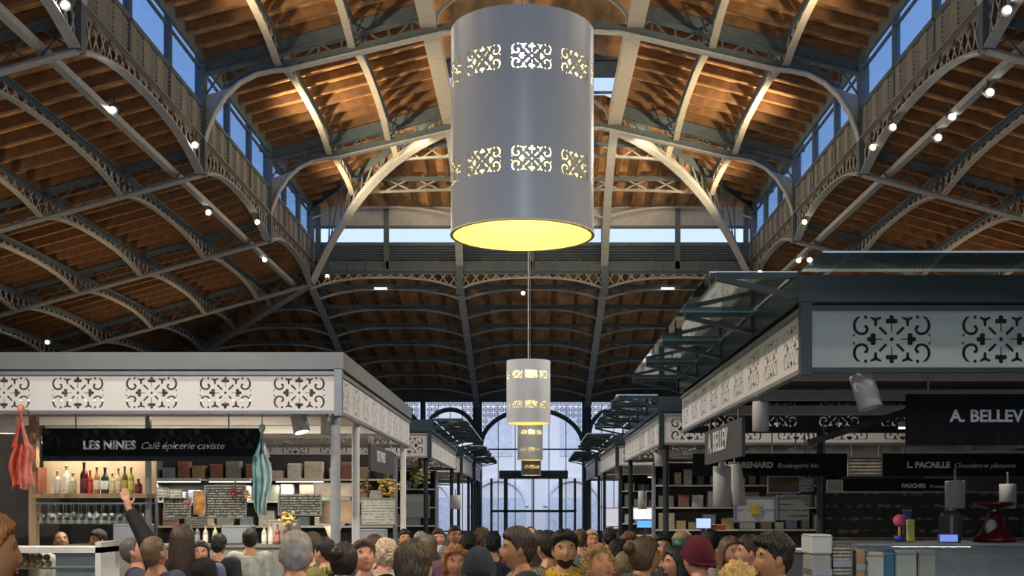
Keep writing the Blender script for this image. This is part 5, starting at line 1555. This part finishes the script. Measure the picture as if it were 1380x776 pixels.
def person(label, px, ytop, y, yaw, style, hair, skin='light', top=(.05, .05, .06), pose='stand', pitch=0.0, roll=0.0, beard=False, hood=None, band=None, eyes=None, legs=(.03, .035, .05), group='people in the market crowd', seed=None):
    global BEARD
    kb = (pose, pitch, roll)
    if kb not in BODY: BODY[kb] = body_mesh(*kb)
    if pose not in JACK: JACK[pose] = jacket_mesh(pose)
    H = head_matrix(pitch, roll)
    P = at(px, ytop, y)
    topz = (H @ Vector((0, 0, .138 if style not in ('beanie', 'curly') else .15))).z
    sc = P.z/topz
    hc = (H @ Vector((0, 0, .03)))
    rz = -math.radians(yaw)
    hx = Matrix.Rotation(rz, 3, 'Z') @ Vector((hc.x, hc.y, 0))*sc
    r = tag(empty('person', (P.x-hx.x, y-hx.y, 0), rz), label, 'person', group)
    r.scale = (sc, sc, sc)
    sk = SKINS[skin]
    o = link('body', BODY[kb], r); omat(o, col_mat('skin', sk, rough=.5, var=.10, scale=14.0))
    o = link('jacket', JACK[pose], r); omat(o, col_mat('cloth', top, rough=.8, var=.22, scale=22.0, bump=.3))
    o = link('trousers', TROU, r); omat(o, col_mat('cloth', legs, rough=.8, var=.22, scale=22.0, bump=.3))
    for s in (-1, 1): link('shoe', SHOE, r, (s*.105, 0, 0))
    seed = seed if seed is not None else int(px) % 3
    kh = (style, seed)
    if kh not in HAIRS: HAIRS[kh] = hair_mesh(style, seed)
    nm = 'knit_hat' if style == 'beanie' else 'hair'
    o = link(nm, HAIRS[kh], r); o.matrix_local = H; omat(o, col_mat('hair', hair, rough=.55 if style != 'beanie' else .9, var=.35, scale=30.0, bump=.4))
    if style == 'beanie':
        if 'band' not in HAIRS:
            b = MB(); N = 40
            pts = []
            for i in range(N):
                a = 2*PI*i/N; ph = abs(a if a < PI else 2*PI-a)
                z = np.interp(ph, HL_PHI, HLINES['beanie']) + .014
                rx, ry = .092, (.105 if math.cos(a) > 0 else .115)
                pts.append((rx*math.sin(a), ry*math.cos(a), z))
            for i in range(N): b.tube(pts[i], pts[(i+1) % N], .013, 8, caps=False)
            HAIRS['band'] = b.mesh('hat_band', IRON); HAIRS['band'].materials.clear()
        c = link('hat_band', HAIRS['band'], o); omat(c, col_mat('hair', tuple(v*.85 for v in hair), rough=.9, var=.3, scale=40.0, bump=.4))
    face = abs(((yaw+180) % 360)-180) > 55
    if face:
        for s in (-1, 1):
            yy = float(head_pts(np.array([[s*.42, .90, .085]])/np.linalg.norm([.42, .90, .085]))[0][1])
            e = link('eye', EYE, r); e.matrix_local = H @ Matrix.Translation((s*.0315, yy-.004, .0105)); link('iris', IRIS, e)
            w = link('eyebrow', BROW, r); w.matrix_local = H @ Matrix.Translation((s*.032, yy+.0075, .0305)); omat(w, col_mat('hair', tuple(v*.7 for v in hair), rough=.6))
        if 'lips' not in HAIRS:
            b = MB(); b.ball((0, 0, .0045), (.022, .006, .0045), 12, 6); b.ball((0, 0, -.0055), (.019, .007, .0052), 12, 6)
            HAIRS['lips'] = b.mesh('lips', IRON); HAIRS['lips'].materials.clear()
        yl = float(head_pts(np.array([[0, .86, -.52]]))[0][1])
        l = link('lips', HAIRS['lips'], r); l.matrix_local = H @ Matrix.Translation((0, .0865, -.0645)); omat(l, col_mat('lip', (sk[0]*.85, sk[1]*.55, sk[2]*.6), rough=.4))
    if beard:
        if BEARD is None: BEARD = beard_mesh()
        o = link('beard', BEARD, r); o.matrix_local = H; omat(o, col_mat('hair', tuple(v*.8 for v in hair), rough=.7, var=.3, scale=40.0, bump=.4))
    if hood: o = link('hood', HOOD, r); omat(o, col_mat('cloth', hood, rough=.9, var=.3, scale=26.0, bump=.5))
    return r
DK, BRN, LBR, BLD, GRY, AUB, BLK = (.012, .009, .008), (.055, .030, .016), (.14, .080, .040), (.42, .28, .13), (.30, .28, .25), (.20, .075, .025), (.008, .008, .009)
person('grey haired man seen from behind in a dark collared coat', 399, 712, 6.0, -8, 'crop', (.33, .31, .28), 'light', (.10, .09, .08), hood=(.09, .06, .05))
person('man with cropped fair hair in a navy t-shirt, head bowed', 207, 723, 8.3, 25, 'fade', (.16, .10, .05), 'tan', (.055, .062, .115), pitch=-.45)
person('grey haired man in navy jacket leaning beside the navy t-shirt man', 178, 724, 9.3, 75, 'crop', (.10, .085, .075), 'pink', (.02, .025, .05), pitch=-.45)
person('woman with long dark brown hair raising a black sleeved arm to the shelf', 245, 706, 9.0, -12, 'long', (.045, .026, .014), 'light', (.006, .006, .007), pose='raise')
person('dark haired girl facing the camera beside the long haired woman', 271, 728, 11.6, 170, 'long', (.025, .010, .012), 'pink', (.10, .11, .20), seed=1)
person('short dark haired barman seen from behind in black', 295, 719, 12.2, 5, 'short', DK, 'tan', (.012, .012, .014))
person('dark haired man in a pale patterned shirt at the bar', 337, 712, 12.6, -10, 'short', (.02, .012, .009), 'tan', (.42, .42, .36))
person('brown bald man behind the glazed counter, facing the passage', 82, 716, 13.0, 150, 'balding', (.03, .02, .015), 'brown', (.55, .54, .50), pitch=-.45)
person('dark haired bar worker behind the glazed counter', 132, 713, 12.8, -140, 'short', BLK, 'tan', (.02, .02, .022))
person('person with orange blond hair cut by the left frame edge', -14, 691, 4.3, 60, 'short', (.40, .17, .05), 'tan', (.03, .015, .02))
person('dark haired woman turned left behind the grey haired man', 437, 724, 9.6, -60, 'short', DK, 'light', (.20, .18, .05), hood=(.28, .27, .07))
person('woman with dark brown tied hair before the front steel post', 464, 730, 7.6, 20, 'bun', (.022, .013, .010), 'light', (.14, .05, .05))
person('man with a wavy brown quiff looking down, face to camera', 490, 731, 8.4, 160, 'quiff', (.10, .055, .028), 'pink', (.012, .012, .014), pitch=-.45)
person('woman with curly white blond hair beside the wavy quiff', 520, 724, 9.6, 15, 'curly', (.62, .48, .32), 'pink', (.35, .40, .38), seed=1)
person('man with thinning brown hair seen from behind, in front of the crowd', 557, 727, 5.3, 8, 'short', (.065, .045, .026), 'pink', (.10, .09, .08), hood=(.30, .27, .22), seed=2)
person('fair haired woman behind the thinning hair man', 578, 720, 11.2, 30, 'long', (.16, .11, .08), 'pink', (.12, .06, .10), seed=2)
person('laughing woman with curly ginger hair, face to camera', 613, 733, 8.6, 165, 'curly', (.38, .17, .05), 'pink', (.40, .22, .10), seed=2)
person('person in a dark navy knit beanie seen from behind', 645, 735, 6.4, 0, 'beanie', (.016, .022, .034), 'light', (.30, .27, .20), hood=(.34, .30, .22))
person('man in profile with slicked brown hair and a beige hood', 697, 710, 7.1, -98, 'slick', (.045, .026, .012), 'tan', (.016, .022, .024), hood=(.26, .24, .17))
person('dark haired man behind the slicked hair man, in navy', 738, 715, 8.9, -30, 'short', (.022, .013, .010), 'light', (.018, .018, .05), seed=1)
person('bearded man in a yellow jacket facing the camera', 761, 716, 7.85, 176, 'quiff', (.018, .013, .010), 'light', (.66, .42, .015), pitch=-.12, beard=True, hood=(.60, .38, .015))
person('woman with tousled dark blond curls right of the yellow jacket', 806, 735, 6.8, 150, 'curly', (.30, .18, .06), 'tan', (.22, .15, .06), pitch=-.45)
person('dark haired man behind the dark blond curls', 833, 726, 10.0, 10, 'short', DK, 'tan', (.03, .03, .034))
person('brown haired woman in profile facing right, grey fleece', 870, 722, 7.4, 72, 'bun', (.085, .050, .020), 'tan', (.10, .11, .11), hood=(.08, .085, .09))
person('long dark haired woman facing left before the red beanie', 911, 735, 8.3, -100, 'long', (.012, .010, .010), 'pink', (.02, .02, .022), seed=1)
person('man in a maroon knit beanie and grey hooded jacket', 940, 720, 7.0, -35, 'beanie', (.10, .006, .018), 'pink', (.035, .045, .05), hood=(.17, .18, .16))
person('brown haired man in profile facing left beside the tall spotlights', 1010, 720, 8.4, -85, 'short', (.045, .024, .012), 'pink', (.05, .05, .055), seed=2)
person('dark haired man with a green collar facing left, at right', 1042, 719, 6.2, -95, 'quiff', (.018, .014, .011), 'tan', (.10, .12, .06), hood=(.20, .24, .10))
person('golden blond person low at the frame edge, seen from behind', 993, 755, 5.7, 10, 'curly', (.55, .36, .12), 'light', (.10, .09, .05), seed=0)
person('sandy haired child behind the dark blond curls', 842, 741, 8.5, 20, 'crop', (.20, .14, .07), 'light', (.10, .10, .09))
# farther along the passage
FAR = [(591, 712, 15.0, 170, 'short', BRN, 'pink', (.5, .5, .5), 'brown haired man in a pale grey top, facing the camera, left'),
       (613, 707, 14.0, 160, 'crop', DK, 'tan', (.62, .62, .62), 'dark haired man in a white top beyond the ginger curls'),
       (632, 716, 12.5, 5, 'short', DK, 'tan', (.02, .02, .025), 'black haired man in black behind the navy beanie, left'),
       (650, 710, 13.0, 15, 'curly', (.16, .09, .04), 'light', (.02, .02, .03), 'brown curly head beyond the navy beanie'),
       (664, 716, 11.5, 0, 'short', BLK, 'tan', (.02, .022, .04), 'black haired person in navy left of the slicked hair man'),
       (715, 708, 14.5, 175, 'balding', BRN, 'pink', (.25, .15, .1), 'balding man far along the passage facing the camera'),
       (727, 714, 12.0, 20, 'long', BRN, 'light', (.08, .05, .04), 'long brown haired woman beyond the slicked hair man'),
       (782, 713, 13.3, 10, 'short', LBR, 'light', (.10, .1, .1), 'light brown head beyond the yellow jacket man, right'),
       (797, 713, 14.0, 165, 'long', BLD, 'pink', (.4, .1, .1), 'blond woman in a red top far along the passage'),
       (821, 711, 13.5, 0, 'short', BLK, 'tan', (.04, .02, .06), 'black haired person in purple before the lit panels'),
       (848, 716, 11.0, 170, 'curly', (.18, .09, .03), 'pink', (.12, .10, .08), 'ginger brown head below the lit white menu'),
       (893, 718, 10.5, 185, 'short', DK, 'light', (.05, .05, .06), 'dark haired man below the magenta strip, facing the camera'),
       (958, 713, 11.5, 0, 'short', DK, 'tan', (.02, .02, .02), 'dark head beyond the maroon beanie'),
       (984, 722, 9.0, 150, 'long', LBR, 'pink', (.3, .28, .25), 'light brown haired woman beyond the maroon beanie, in beige'),
       (545, 713, 15.5, 160, 'short', DK, 'tan', (.05, .06, .09), 'dark haired man beside the passage post, far'),
       (567, 716, 13.6, -20, 'short', GRY, 'pink', (.1, .1, .1), 'grey haired person beyond the thinning hair man'),
       (505, 720, 10.4, 30, 'short', BRN, 'pink', (.07, .06, .06), 'brown haired person between the two steel posts'),
       (421, 716, 10.2, 20, 'bun', BRN, 'pink', (.12, .1, .08), 'brown bun just right of the grey haired man')]
for px, yt, y, yaw, st, hc, sk, tp, lb in FAR:
    person(lb, px, yt, y, yaw, st, hc, sk, tp)
